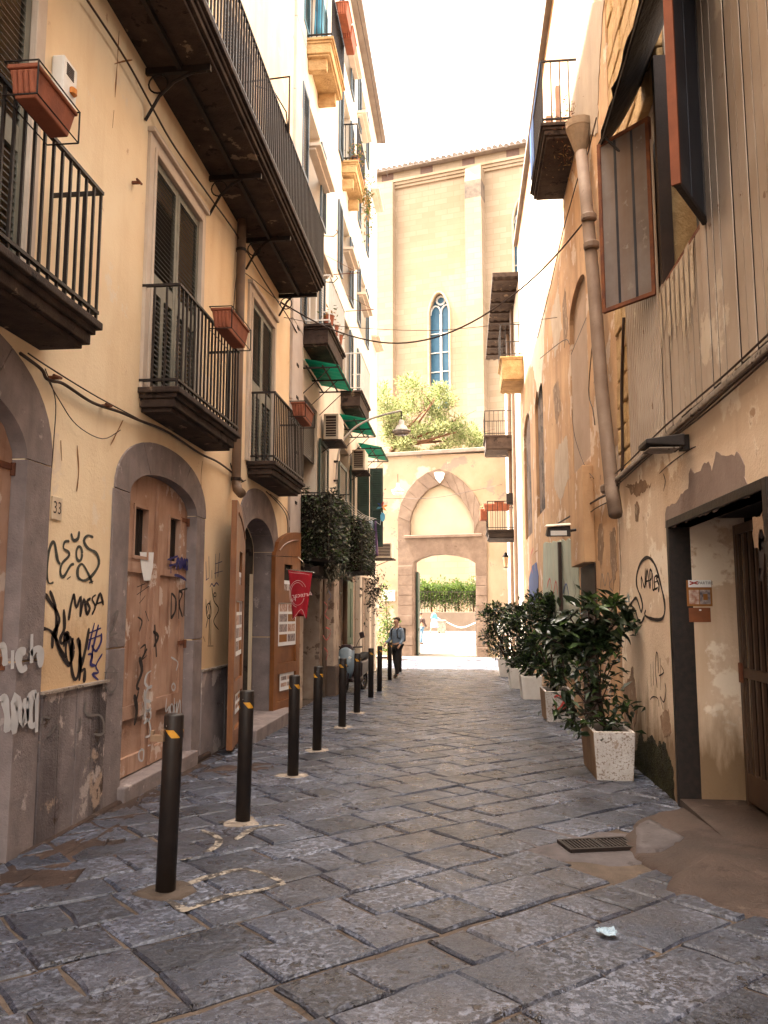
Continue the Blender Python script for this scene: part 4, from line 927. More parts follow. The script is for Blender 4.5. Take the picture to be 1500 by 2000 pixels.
# first floor: shutters, roller blind, air conditioners
mb = MB(); 
for i in range(26): mb.box(XW-.08, XW-.05, 14.82, 16.18, 4.5+i*.042, 4.535+i*.042)
mb.build('roller_blind', 'slatdk', wb)
def louv(px0, px1, py0, py1, m, dx=.35):
    a = onX(px0, py0, XW); b = onX(px1, py0, XW); louvre_leaf(wb, XW+.05, a.y, b.y, max(2.7, onX(px0, py1, XW).z), a.z, 1, m, m, False, .05)
louv(620, 637, 856, 985, 'dkgreen'); louv(658, 673, 900, 985, 'dkgreen'); louvre_leaf(wb, XW+.05, 20.8, 21.5, 2.7, 5.3, 1, 'dkgreen', 'dkgreen', False, .05)
# wide dark green shutters swung out over the lane
for k, (y, x0, x1) in enumerate(((22.38, XW+.02, XW+.36), (22.42, XW+.37, XW+.74))):
    z0, z1 = 3.3, 5.5; mb = MB(); mb.box(x0+.07, x1-.07, y+.013, y+.018, z0+.1, z1-.1)
    for a, b in ((x0, x0+.07), (x1-.07, x1)): mb.box(a, b, y-.02, y+.02, z0, z1)
    for a, b in ((z0, z0+.1), (z1-.1, z1), (4.3, 4.4)): mb.box(x0+.07, x1-.07, y-.018, y+.018, a, b)
    lf = mb.build('shutter', 'dkgreen', wb); sl = MB(); z = z0+.12
    while z < z1-.1: sl.hexa([(x0+.07, y-.016, z-.012), (x1-.07, y-.016, z-.012), (x1-.07, y+.012, z+.024), (x0+.07, y+.012, z+.024), (x0+.07, y-.016, z-.006), (x1-.07, y-.016, z-.006), (x1-.07, y+.012, z+.03), (x0+.07, y+.012, z+.03)]); z += .052
    sl.build('louvres', 'dkgreen', lf)
def aircon(px, py, dx, label, w_=.75, h=.55):
    q = Wp(px, py); t = T('air_conditioner', (XW, q.y, q.z), label, 'air conditioner', 'air conditioner units on the pale house'); x0, x1 = XW+.06, XW+dx
    MB().box(x0, x1, q.y, q.y+w_, q.z, q.z+h).build('casing', 'ac', t, bevel=.015)
    bx('fan_grille', 'ink', t, x0+.05, x1-.05, q.y-.006, q.y-.001, q.z+.06, q.z+h-.05)
    for k in range(7): bx('grille_bar', 'ac', t, x0+.05, x1-.05, q.y-.010, q.y-.0065, q.z+.09+k*(h-.16)/7, q.z+.10+k*(h-.16)/7)
    MB().box(XW, x1+.08, q.y-.04, q.y+w_+.04, q.z-.05, q.z-.012).tube([(XW, q.y, q.z-.3), (x1, q.y, q.z-.05)], .012, 5).build('shelf', 'slab', t)
aircon(626, 858, .38, 'air conditioner on a shelf below the first green awning'); aircon(683, 918, .40, 'air conditioner between the second and third green awnings'); aircon(728, 1090, .62, 'air conditioner beneath the wide dark green shutters', .7, .5)
# ivy-screened balconies
def ivy_balcony(y0, y1, xo, z0, z1, label):
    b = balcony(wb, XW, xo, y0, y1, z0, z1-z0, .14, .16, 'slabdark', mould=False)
    pts = []
    def scatter(n, f):
        for _ in range(n):
            p, d = f(); p.z += .06*noise.noise(p*4); pts.append((p, d+Vector((random.gauss(0, .5), random.gauss(0, .5), random.gauss(-.3, .6)))))
    A = abs(xo-XW)
    scatter(900, lambda: (Vector((XW+random.random()*A, y0-random.random()*.05, z0-.1+random.random()*(z1-z0+.1))), Vector((0, -1, 0))))
    scatter(1900, lambda: (Vector((xo+random.random()*.05, y0+random.random()*(y1-y0), z0-.1+random.random()*(z1-z0+.1))), Vector((1, 0, 0))))
    for _ in range(26):   # stray shoots
        q = Vector((random.choice((xo+.03, XW+random.random()*A)), y0+random.random()*(y1-y0), random.choice((z1, z0-.1)))); q.y = y0 if q.x < xo else q.y; sg = 1 if q.z > z0+.2 else -1; dr = Vector((random.gauss(.3, .3), random.gauss(-.1, .4), sg)).normalized()
        for k in range(random.randrange(4, 10)): pts.append((q+dr*k*.03+Vector((0, 0, -.0022*k*k)), rdir(0)))
    leaves('ivy_screen', b, pts, .075, ['ivy', 'ivy', 'ivy', 'ivylt', 'leafy'], .6, label=label)
    bx('screen_backing', 'black', b, xo-.03, xo-.02, y0+.05, y1-.05, z0, z1-.04); bx('screen_backing', 'black', b, XW, xo-.03, y0+.02, y0+.03, z0, z1-.04)
    return b
i1 = ivy_balcony(14.55, 16.6, -2.42, 2.58, 3.68, 'dark artificial ivy covering the balcony railing'); i2 = ivy_balcony(18.4, 20.7, -2.34, 2.58, 3.60, 'second dark ivy screen on the next balcony')
pts = []
for _ in range(260):
    a = random.random(); pts.append((Vector((-2.5+random.gauss(0, .1), 15.4+random.gauss(0, .25), 2.42-abs(random.gauss(0, .16)))), Vector((random.gauss(0, .5), -.4, -1))))
leaves('hanging_ivy', i1, pts, .09, ['ivy', 'ivylt'], .4)
pts = [(Vector((-2.25+random.gauss(0, .12), 20.2+random.gauss(0, .4), 2.0+random.gauss(0, .28))), rdir(-.3)) for _ in range(420)]
leaves('hanging_ivy', i2, pts, .10, ['ivy', 'wooddk'], .4)
# clotheslines, washing, pinwheel
for k in range(4):
    a = Vector((XW+.25+.06*k, 17.2+.1*k, 3.95)); b_ = Vector((-2.55+.06*k, 21.9, 3.95+.02*k))
    wire('clothesline', wb, [a, a.lerp(b_, .5)-Vector((0, 0, .10)), b_], .005, 'white')
MB().tube([(XW, 17.1, 4.0), (XW+.55, 17.1, 4.0)], .014, 5).tube([(XW, 21.95, 3.97), (XW+.7, 21.95, 3.97)], .012, 5).build('line_bracket', 'iron', wb)
def cloth(x0, x1, y, z0, z1, m, name, label):
    n = 5; r_ = 8; g = [(x0+(x1-x0)*(.5+(i/n-.5)*(.4+.6*j/r_)), y+.05*math.sin(i*2+j*.6), z1+(z0-z1)*j/r_) for j in range(r_+1) for i in range(n+1)]
    o = MB().add(g, [(j*(n+1)+i, j*(n+1)+i+1, (j+1)*(n+1)+i+1, (j+1)*(n+1)+i) for j in range(r_) for i in range(n)]).build(name, m, None, True, label=label, category='laundry'); s_ = o.modifiers.new('thickness', 'SOLIDIFY'); s_.thickness = .006
    return o
cloth(-2.62, -2.38, 21.8, 3.1, 3.95, flat('pale_blue_cloth', (.42, .48, .56)), 'hanging_laundry', 'pale blue cloth hung out to dry beyond the ivy balconies')
cloth(-2.46, -2.32, 21.9, 3.0, 3.95, flat('purple_cloth', (.14, .08, .17)), 'hanging_laundry', 'narrow purple cloth hung out to dry beyond the ivy balconies')
q = onY(746, 990, 22.2); pw = T('pinwheel', q, 'multicoloured toy pinwheel on a stick by the dark green shutters', 'pinwheel')
for k, m_ in enumerate(('orangeplastic', 'cardred', 'bluepaint', 'cyancloth', 'dkgreen', 'orangeplastic')):
    a = k*math.pi/3; MB().prism([q, q+Vector((.11*math.cos(a), -.02, .11*math.sin(a))), q+Vector((.17*math.cos(a+.35), .0, .17*math.sin(a+.35))), q+Vector((.08*math.cos(a+.7), .03, .08*math.sin(a+.7)))], (0, .004, 0)).build('petal', m_, pw)
q2 = q+Vector((.02, 0, -.28)); MB().add([q2+Vector((math.cos(a)*.07, 0, math.sin(a)*.13)) for a in [k*.7 for k in range(9)]], [tuple(range(9))]).build('petal', 'cyancloth', pw)
MB().tube([q+Vector((0, .02, 0)), q+Vector((-.05, .03, -.5)), (-2.4, 21.9, 3.95)], .006, 4).build('stick', 'white', pw)
# flower boxes and trailing plants on the upper balconies
def pot_plant(x, y, z, n, sp, m, label, name='balcony_plant'):
    t = T(name, (x, y, z), label, 'plant'); MB().lathe((x, y, z), [(.08, 0), (.11, .2), (.12, .2)], 10).build('pot', 'terra', t)
    leaves('foliage', t, [(Vector((x+random.gauss(0, sp), y+random.gauss(0, sp*1.6), z+.25+random.gauss(0, sp*1.2))), rdir()) for _ in range(n)], .10, m, .35)
flowerbox(-2.32, 14.9, 15.5, 13.7, 'terracotta flower box on the topmost tuff balcony, first along its rail', scale=1.2, cage=False); flowerbox(-2.32, 15.6, 16.2, 13.7, 'terracotta flower box on the topmost tuff balcony, second along its rail', scale=1.2, cage=False)
M['dryleaf'] = mat('dry_plant', (.40, .22, .09), (.30, .19, .07), 5, .8, 0, trans=.3)
pot_plant(-2.66, 19.5, 12.87, 160, .13, ['dryleaf', 'hedge'], 'dry reddish plant in a pot on the upper balcony with trailing greenery'); pot_plant(-2.66, 20.6, 12.87, 160, .14, ['hedge', 'dryleaf'], 'pot plant trailing yellow-green leaves over the upper balcony edge')
tp = [(Vector((-2.5+random.gauss(0, .07), 20.7+random.gauss(0, .2), 12.8-abs(random.gauss(0, .5)))), rdir(-.6)) for _ in range(260)]
leaves('trailing_plant', b2, tp, .11, ['hedge', 'dryleaf'], .4, kind='stuff')
cloth(-2.85, -2.68, 14.75, 12.9, 14.8, 'cyancloth', 'hanging_towel', 'bright blue towel hanging on the topmost tuff balcony')
for k in range(5):
    y = 14.8+k*.28; q = Vector((-2.52, y, 6.91))
    pot_plant(q.x, q.y, q.z, 35, .07, ['hedge', 'dryleaf', 'ivylt'], ['small pot plant at the near end of the white-railed balcony', 'small pot plant second on the white-railed balcony', 'small pot plant in the middle of the white-railed balcony', 'small pot plant fourth on the white-railed balcony', 'small pot plant at the far end of the white-railed balcony'][k]) if k in (0, 2, 4) else None
# ground floor: shop recess, pipes, doors
bx('shop_back', 'black', wb, XW-.52, XW-.48, 14.9, 16.8, -.8, 2.25); bx('shop_sign_board', 'wooddk', wb, XW, XW+.35, 14.6, 16.5, 2.18, 2.34, bevel=.01)
for y in (16.85, 17.0): MB().tube([(XW+.07, y, -.5), (XW+.07, y, 2.5)], .035, 8).build('wall_pipe', 'pipe', wb, smooth=True)
MB().box(XW, XW+.22, 17.2, 17.9, -1, 2.45).build('pillar', 'peel', wb, bevel=.02)
MB().box(XW+.0, XW+.27, 17.18, 17.92, -1, .38).build('pillar_base', mat('brown_stone', (.13, .09, .07), None, 4, .9, .5), wb, bevel=.02)
for i in range(6): MB().box(XW-.1, XW-.06+random.uniform(0, .012), 18.2+i*.2, 18.396+i*.2, -.6, 2.33).build('door_plank', 'woodpink', wb)
bx('shop_back', 'black', wb, XW-.45, XW-.4, 20.3, 24.1, -.8, 2.5)
for k, (a, b) in enumerate(((20.32, 20.98), (21.0, 21.66))):
    d = MB().box(XW-.04, XW+.02, a, b, -.35, 2.3).build('green_door', 'greendoor', wb, bevel=.006)
    for z0, z1 in ((-.2, .7), (.85, 2.1)): MB().box(XW+.02, XW+.035, a+.12, b-.12, z0, z1).build('door_panel', 'greendoor', d, bevel=.006)
for y in (22.2, 24.4, 25.8): MB().box(XW, XW+.14, y, y+.45, -1, 2.5).build('pillar', 'palewall', wb, bevel=.015)
for y, m_, rr in ((19.75, 'pipebr', .06), (19.95, 'white', .03)): MB().tube([(XW+.08, y, -.5), (XW+.08, y, 2.55)], rr, 8).build('wall_pipe', m_, wb, smooth=True)
strokes('graffiti', wb, 'cardred', .03, lambda x, y: onX(x, y, XW+.222), PX, [[(632,1175),(640,1185),(634,1200),(644,1210)], [(636,1225),(646,1232),(638,1250),(630,1240)], [(633,1265),(640,1275),(636,1290)]])
strokes('graffiti', wb, 'bluepaint', .03, lambda x, y: onX(x, y, XW+.222), PX, [[(640,1150),(646,1165),(641,1172)]])
# street lamp on curved arm
def lamp():
    a = Wp(652, 945); Y = a.y; e = onY(783, 808, Y)
    t = T('street_lamp', (XW, Y, a.z), 'grey bell-shaped street lamp on a long curved arm from the pale house', 'street lamp')
    P_ = [onY(x, y, Y) for x, y in ((652,945),(655,900),(668,865),(690,838),(720,820),(750,810),(784,802))]; P_[0].x = XW+.06; P_[1].x = XW+.08
    MB().tube(smooth_line(P_, 4), .026, 8).build('arm', mat('grey_galvanised', (.42, .38, .34), None, 5, .5, .05, metal=.3), t, smooth=True)
    for z in (a.z+.05, a.z+.5): bx('wall_bracket', 'iron', t, XW, XW+.10, Y-.05, Y+.05, z, z+.04)
    c = onY(784, 820, Y); MB().tube([c+Vector((0, 0, .2)), c+Vector((0, 0, -.02))], .015, 6).build('stem', 'iron', t)
    MB().lathe(c, [(.03, .0), (.06, -.02), (.07, -.12), (.12, -.15), (.15, -.22), (.21, -.25), (.215, -.29)], 18).build('lamp_shade', mat('lamp_grey', (.50, .46, .42), None, 5, .45, .05), t, smooth=True)
    MB().lathe(c, [(.20, -.292), (.18, -.34), (.10, -.37)], 18).build('lamp_glass', mat('lamp_glass', (.45, .38, .33), None, 5, .2, 0), t, smooth=True)
lamp()

# ================================================================== GATE WALL
AG = onY(870, 1280, 37.0); PHI = R(12); EG = Vector((math.cos(PHI), -math.sin(PHI), 0)); NG = Vector((-math.sin(PHI), -math.cos(PHI), 0)); AG.z = 0
Gp = lambda x, y: onPl(x, y, AG, NG)
def G2(x, y): p = Gp(x, y); return ((p-AG).dot(EG), p.z)
fG = lambda a, b, d: tuple(AG+EG*a-NG*d+Vector((0, 0, b)))
gt = T('gateway', AG+Vector((0, 0, gz(37))), 'plastered wall with a stone pointed-arch gateway closing the lane', 'gate')
zt0 = G2(850, 890)[1]
so = [G2(778, 1285), G2(778, 1010), G2(783, 985), G2(797, 958), G2(815, 937), G2(835, 923), G2(858, 916), G2(883, 924), G2(905, 940), G2(928, 966), G2(943, 996), G2(951, 1020), G2(953, 1283)]
so = [(a, max(b, -1.5)) if i not in (0, len(so)-1) else (a, -1.2) for i, (a, b) in enumerate(so)]
lun = [G2(801, 1045), G2(801, 1020), G2(806, 1000), G2(818, 977), G2(838, 956), G2(860, 946), G2(882, 955), G2(903, 976), G2(918, 1000), G2(925, 1020), G2(926, 1043)]
opn = [G2(808, 1285), G2(808, 1098), G2(818, 1091), G2(840, 1084), G2(865, 1082), G2(890, 1085), G2(915, 1092), G2(929, 1100), G2(932, 1283)]
opn[0] = (opn[1][0], -1.2); opn[-1] = (opn[-2][0], -1.2)
sl_, sr_ = G2(700, 1000)[0], 3.4
panel([(sl_, -1.2), (sl_, zt0+.15), (sr_, zt0-.05), (sr_, -1.2)], [so], fG, .5).build('wall', 'gatewall', gt)
panel(so, [lun, opn], lambda a, b, d: fG(a, b, d-.06), .6).build('stone_surround', 'gatestone', gt)
MB().add([fG(a, b, .10) for a, b in lun], [tuple(range(len(lun)))]).build('lunette', 'lunette', gt)
MB().obox(AG+EG*((sl_+sr_)/2)+Vector((0, 0, zt0+.16))-NG*.25, EG*(sr_-sl_)/2, NG*.38, (0, 0, .09)).build('wall_coping', 'roof', gt, bevel=.02)
a0, z0 = G2(801, 1047); a1, _ = G2(932, 1045)
MB().obox(AG+EG*((a0+a1)/2)+NG*.09+Vector((0, 0, z0-.05)), EG*((a1-a0)/2+.25), NG*.06, (0, 0, .07)).build('lintel_ledge', 'gatestone', gt, bevel=.02)
# surround joints: individual stones on both jambs and along the arch
for x0, x1, sd in ((778, 807, 0), (931, 953, 1)):
    zb = gz(36.5)+.0; zt_ = G2(x0, 1105)[1]; n = 9; s0 = G2(x0, 1200)[0]; s1 = G2(x1, 1200)[0]
    for i in range(n):
        za = zb+(zt_-zb)*i/n; zc = zb+(zt_-zb)*(i+1)/n; w_ = random.uniform(.0, .02)
        MB().obox(AG+EG*((s0+s1)/2)+NG*(.06+w_*.5)+Vector((0, 0, (za+zc)/2)), EG*((s1-s0)/2-.012), NG*(.012+w_*.5), (0, 0, (zc-za)/2-.012)).build('jamb_stone', 'gatestone', gt, bevel=.012)
for i in range(1, 10):
    o0, o1 = so[i], so[i+1]; i0, i1 = lun[i], lun[min(i+1, len(lun)-1)]; c_ = [o0, o1, i1, i0]; cx_ = sum(p[0] for p in c_)/4; cz_ = sum(p[1] for p in c_)/4
    c_ = [(cx_+(p[0]-cx_)*.955, cz_+(p[1]-cz_)*.955) for p in c_]
    MB().prism([fG(a, b, -.055) for a, b in c_], NG*(.02+random.uniform(0, .012))).build('arch_stone', 'gatestone', gt, bevel=.01)
sh = [G2(849, 925), G2(853, 923), G2(866, 923), G2(870, 926), G2(867, 936), G2(860, 945), G2(853, 937)]
MB().prism([fG(a, b, -.07) for a, b in sh], NG*.08).build('shield', 'marble', gt, bevel=.02)
MB().prism([fG(*G2(x, y), -.002) for x, y in ((748, 1153), (772, 1153), (772, 1174), (748, 1174))], NG*.04).build('plaque', 'marble', gt)
strokes('plaque_lettering', gt, 'spray_grey', .03, lambda x, y: Gp(x, y)+NG*.045, NG, [[(751, y), (769, y)] for y in (1158, 1163, 1168)])
# open door leaves of the gate
g0 = fG(opn[1][0], 0, .45)
lf = MB().box(g0[0]+.01, g0[0]+.09, g0[1]-.2, g0[1]+1.3, -.55, 3.3).build('gate_leaf', 'dkgreen', gt, bevel=.01)
for z in (.6, 1.9): MB().box(g0[0]+.09, g0[0]+.11, g0[1]-.1, g0[1]+1.2, z, z+.12).build('leaf_rail', 'dkgreen', lf)
g1 = fG(opn[-2][0], 0, .5); MB().box(g1[0]-.12, g1[0]-.03, g1[1]-.1, g1[1]+1.2, -.5, 1.75).build('gate_leaf', 'wooddk', gt, bevel=.01)
# hanging lamp over the lane end
c = onY(777, 960, 34.0); t = T('hanging_lamp', c, 'small pendant street lamp hung from a cable in front of the gateway wall', 'street lamp')
MB().lathe(c, [(.05, .35), (.05, .2), (.14, .1), (.26, .06), (.27, .0)], 16).build('lamp_shade', mat('lamp_white', (.62, .58, .52), None, 5, .5, .05), t, smooth=True)
MB().lathe(c, [(.24, -.03), (.2, -.12), (.08, -.18)], 16).build('lamp_glass', 'marble', t, smooth=True); MB().tube([c+Vector((0, 0, .35)), c+Vector((0, 0, .75))], .012, 5).build('stem', 'iron', t)

# ================================================================== BEYOND THE GATE
# low wall, railing, hedge
def at(px, Y): return onY(px, 1192, Y).x
MB().box(-12, 14, 59.6, 60.2, -.2, 1.42).build('low_wall', mat('tan_garden_wall', (.17, .125, .095), (.13, .095, .07), 1, .9, .4, 20), None, label='low tan garden wall below the hedge beyond the gateway', category='wall', bevel=.02)
rl = T('garden_railing', (0, 59.9, 1.42), 'thin iron railing standing on the garden wall under the hedge', 'fence'); me = MB().box(-.015, .015, -.015, .015, 0, 1.5).mesh('railing_bar', 'iron')
copies('railing_bar', me, rl, [(-6+i*.22, 59.9, 1.42) for i in range(52)]); MB().box(-6, 5.5, 59.88, 59.92, 2.85, 2.9).build('top_rail', 'iron', rl)
pts = []
for i, x in enumerate((-3.6, -2.5, -1.5, -.5, .6, 1.7)):
    hh = random.uniform(3.2, 3.7); t = T('hedge_shrub', (x, 60.9, .1), ['yellow-green hedge shrub next to the green gate leaf', 'second hedge shrub from the green gate leaf', 'third hedge shrub from the green gate leaf', 'fourth hedge shrub from the green gate leaf', 'hedge shrub next to the dark gate leaf on the right', 'last hedge shrub, mostly behind the gate jamb'][i], 'shrub', 'shrubs of the hedge beyond the gateway')
    MB().tube([(x, 60.9, .1), (x+.05, 60.9, 1.6), (x, 60.9, 2.6)], [.09, .07, .03], 6).build('trunk', 'bark', t)
    leaves('crown', t, clumps((x, 60.9, 2.75), (.85, .7, 1.1), 70, 26, .32, .5, .3), .20, ['hedge', 'hedge', 'leafy'], .5)
# stone posts with a chain
for k, px in enumerate((862, 938)):
    X = at(px, 56.5); g = gz(56.5); t = T('stone_post', (X, 56.5, g), ['pale stone post with a chain, behind the woman in blue', 'pale stone post at the other end of the chain'][k], 'post'); MB().box(X-.28, X+.28, 56.3, 56.9, g-.1, g+.75).box(X-.33, X+.33, 56.25, 56.95, g+.75, g+.87).build('shaft', 'mortar', t, bevel=.03)
X0, X1 = at(862, 56.5), at(938, 56.5); wire('chain', None, [(X0+.3, 56.6, .75), (X0*.5+X1*.5, 56.6, .35), (X1-.3, 56.6, .7)], .04, 'marble', label='pale chain slung between the stone posts', category='chain')
# church
AC = onY(870, 1000, 67.); AC.z = 0; PC = R(15); EC = Vector((math.cos(PC), -math.sin(PC), 0)); NC = Vector((-math.sin(PC), -math.cos(PC), 0))
def C2(x, y): p = onPl(x, y, AC, NC); return ((p-AC).dot(EC), p.z)
fC = lambda a, b, d: tuple(AC+EC*a-NC*d+Vector((0, 0, b)))
ch = T('church', AC, 'tall tuff church wall with a gothic window, buttress and tiled eaves beyond the gate', 'church')
ztop = C2(870, 305)[1]; wl0, wz0 = C2(838, 800); wr0 = C2(879, 700)[0]; wsp = C2(838, 612)[1]; wap = C2(857, 570)[1]; wc = (wl0+wr0)/2
def pointed(l, r_, b, s, t_, n=7):
    c = (l+r_)/2; o = [(l, b)]
    for i in range(n+1): f = i/n; o.append((l+(c-l)*(f**1.25), s+(t_-s)*math.sin(f*math.pi/2)**.9))
    for i in range(n-1, -1, -1): f = i/n; o.append((r_-(r_-c)*(f**1.25), s+(t_-s)*math.sin(f*math.pi/2)**.9))
    return o+[(r_, b)]
gw = pointed(wl0, wr0, wz0, wsp, wap)
gl2, gr2 = C2(1003, 520)[0], C2(1040, 520)[0]; gw2 = pointed(gl2, gr2, C2(1003, 640)[1], C2(1003, 430)[1], C2(1020, 385)[1])
panel([(-14, -1), (-14, ztop-.5), (16, ztop-.5), (16, -1)], [gw, gw2], fC, .9).build('wall', 'church', ch)
for g_, w2 in ((gw, wr0-wl0), (gw2, gr2-gl2)):
    MB().add([fC(a, b, .7) for a, b in g_], [tuple(range(len(g_)))]).build('window_glass', 'glassblue', ch)
    c_ = (g_[0][0]+g_[-1][0])/2; zs_ = g_[1][1]; tr = MB()
    tr.obox(fC(c_, (g_[0][1]+zs_)/2, .6), EC*.09, NC*.1, (0, 0, (zs_-g_[0][1])/2))
    for zf in (.2, .4, .6, .8): tr.obox(fC(c_, g_[0][1]+(zs_-g_[0][1])*zf, .62), EC*w2/2, NC*.05, (0, 0, .04))
    for k in (-1, 1):
        cc = c_+k*w2/4; tr.tube([fC(cc+w2/4*math.cos(a), zs_+w2*.42*math.sin(a), .6) for a in [math.pi*i/8 for i in range(9)]], .08, 5)
    tr.tube([fC(c_+w2*.2*math.cos(a), zs_+w2*.66+w2*.2*math.sin(a), .6) for a in [2*math.pi*i/12 for i in range(13)]], .09, 5)
    tr.build('tracery', 'marble', ch)
    tm = MB(); tm.tube([fC(a, b, -.03) for a, b in g_], .12, 5); tm.build('window_moulding', mat('tan_window_stone', (.5, .36, .24), None, 2, .9, .2), ch)
b0, b1 = C2(918, 600)[0], C2(950, 600)[0]; zb1 = C2(930, 338)[1]; zsA, zsB = C2(930, 400)[1], C2(930, 366)[1]
for za, zb, m_ in ((-1, zsA, 'church'), (zsA, zsB, 'churchdk'), (zsB, zb1, 'church')):
    MB().hexa([fC(b0, za, .1), fC(b1, za, .1), fC(b1, za, -1.3), fC(b0, za, -1.3), fC(b0, zb, .1), fC(b1, zb, .1), fC(b1, zb, -1.3), fC(b0, zb, -1.3 if m_ != 'church' or za < 0 else -1.0)]).build('buttress', m_, ch)
c0, c1 = C2(757, 600)[0]-1.5, C2(773, 600)[0]; MB().hexa([fC(c0, -1, .1), fC(c1, -1, .1), fC(c1, -1, -.8), fC(c0, -1, -.8), fC(c0, ztop-1.8, .1), fC(c1, ztop-1.8, .1), fC(c1, ztop-1.8, -.8), fC(c0, ztop-1.8, -.8)]).build('buttress', 'church', ch)
for zz, pr in ((ztop-2.2, .18), (ztop-1.95, .3), (ztop-1.7, .42)):
    MB().hexa([fC(-14, zz, .1), fC(16, zz, .1), fC(16, zz, -pr), fC(-14, zz, -pr), fC(-14, zz+.22, .1), fC(16, zz+.22, .1), fC(16, zz+.22, -pr), fC(-14, zz+.22, -pr)]).build('cornice', 'church', ch)
for s in [C2(x, 320)[0] for x in (757, 833, 915, 1002)]:
    MB().hexa([fC(s-.55, ztop-1.35, .1), fC(s+.55, ztop-1.35, .1), fC(s+.55, ztop-1.35, -.03), fC(s-.55, ztop-1.35, -.03), fC(s-.55, ztop-.55, .1), fC(s+.55, ztop-.55, .1), fC(s+.55, ztop-.55, -.03), fC(s-.55, ztop-.55, -.03)]).build('attic_opening', mat('brown_opening', (.15, .09, .07), None, 3, .9, 0), ch)
rf = MB(); n = 60
for i in range(n):
    s = -14+30*i/n; rf.tube([fC(s+.25, ztop-.45+random.gauss(0, .03), -.62), fC(s+.25, ztop+1.3, 4.)], .2, 6)
rf.build('roof_tiles', 'roof', ch); MB().hexa([fC(-14, ztop-.6, .3), fC(16, ztop-.6, .3), fC(16, ztop-.6, -.6), fC(-14, ztop-.6, -.6), fC(-14, ztop-.5, 8), fC(16, ztop-.5, 8), fC(16, ztop-.5, -.6), fC(-14, ztop-.5, -.6)]).build('eaves', 'roof', ch)
# umbrella pine
YP = 46.
def pine():
    B = lambda x, y, dy=0: onY(x, y, YP+dy)
    base = Vector((B(752, 1000).x, YP, gz(46))); t = T('pine_tree', base, 'umbrella pine with a bright yellow-green crown rising behind the gateway wall', 'tree')
    tr = MB(); fork = B(772, 868); tr.tube([base, base.lerp(fork, .6)+Vector((.1, 0, 0)), B(757, 895), fork], [.30, .24, .2, .16], 8)
    limbs = []
    for tgt in ((766, 840), (772, 800), (795, 830), (830, 800), (850, 780), (800, 868), (850, 858), (890, 845), (925, 850), (755, 810), (905, 815)):
        e = B(*tgt, random.uniform(-1.3, 1.3)); m_ = fork.lerp(e, .5)+Vector((random.gauss(0, .1), 0, -.12)); tr.tube([fork, m_, e], [.11, .07, .03], 6); limbs.append(e)
        for _ in range(3):
            q = e+Vector((random.gauss(0, .6), random.gauss(0, .7), random.uniform(.1, .7))); tr.tube([m_.lerp(e, random.uniform(.3, .9)), q], [.03, .012], 4); limbs.append(q)
    tr.build('trunk', 'bark', t, smooth=True)
    pts = []
    cl = [(790, 790, 1.3, .75), (830, 770, 1.2, .7), (860, 785, 1.1, .6), (800, 755, 1.0, .5), (770, 815, .9, .7), (845, 820, 1.2, .45), (890, 825, 1.0, .5), (920, 845, .8, .5), (755, 775, .7, .6), (815, 838, .9, .35), (762, 850, .7, .6), (880, 862, 1., .4), (930, 872, .6, .4), (800, 815, 1.2, .6), (830, 850, 1., .4), (860, 835, 1., .5), (780, 870, .7, .4), (850, 760, .8, .4), (757, 800, .5, .6), (800, 880, .8, .25), (860, 880, .9, .25)]
    for x, y, rx, rz in cl:
        for _ in range(4):
            c = B(x+random.gauss(0, 8), y+random.gauss(0, 6), random.uniform(-1.4, 1.4)); pts += clumps(c, (rx*.75, rx*.75, rz*.85), 11, 17, .24, .6, .35)
    leaves('crown', t, pts, .22, ['pine', 'pine', 'pine', 'hedge'], .28)
pine()
# ================================================================== RIGHT: NEAR HOUSE WITH METAL CLADDING
XR = 1.80
Rp = lambda px, py, dx=0.: onX(px, py, XR+dx)
nb_ = T('clad_building', (XR, 6, gz(6)), 'low cream-walled house with ribbed metal cladding and a dark doorway', 'building')
fR = lambda a, b, d: (XR+d, a, b)
NX = (-1, 0, 0)
dy0, dy1 = 5.02, (Rp(1307, 1040).y+Rp(1337, 1575).y)/2; dzt = (Rp(1307, 1030).z+Rp(1463, 972).z)/2
ZL = 3.03
panel([(-5, -1), (-5, ZL), (9.75, ZL), (9.75, -1)], [[(dy0, -1), (dy0, dzt), (dy1, dzt), (dy1, -1)]], fR, .16).build('wall', 'cream', nb_)
# grey patch of bare render above the door, ragged edge
gp = [(1300,1032),(1300,1000),(1312,985),(1325,975),(1345,955),(1350,915),(1362,920),(1385,900),(1392,925),(1400,880),(1420,895),(1440,880),(1455,910),(1462,960),(1464,970)]
wall_patch('bare_render_patch', nb_, mat('bare_grey_render', (.27, .20, .17), (.22, .155, .13), 3, .9, .4, 40), gp, lambda x, y: Rp(x, y), NX, .006, .035)
for cr in ([(1288,925),(1310,905),(1345,880),(1360,872)], [(1296,925),(1300,940),(1296,960)], [(1240,985),(1246,995),(1243,1012)], [(1210,1060),(1214,1120),(1208,1180)]):
    strokes('crack', nb_, 'ink', .012, lambda x, y: Rp(x, y), NX, [cr])
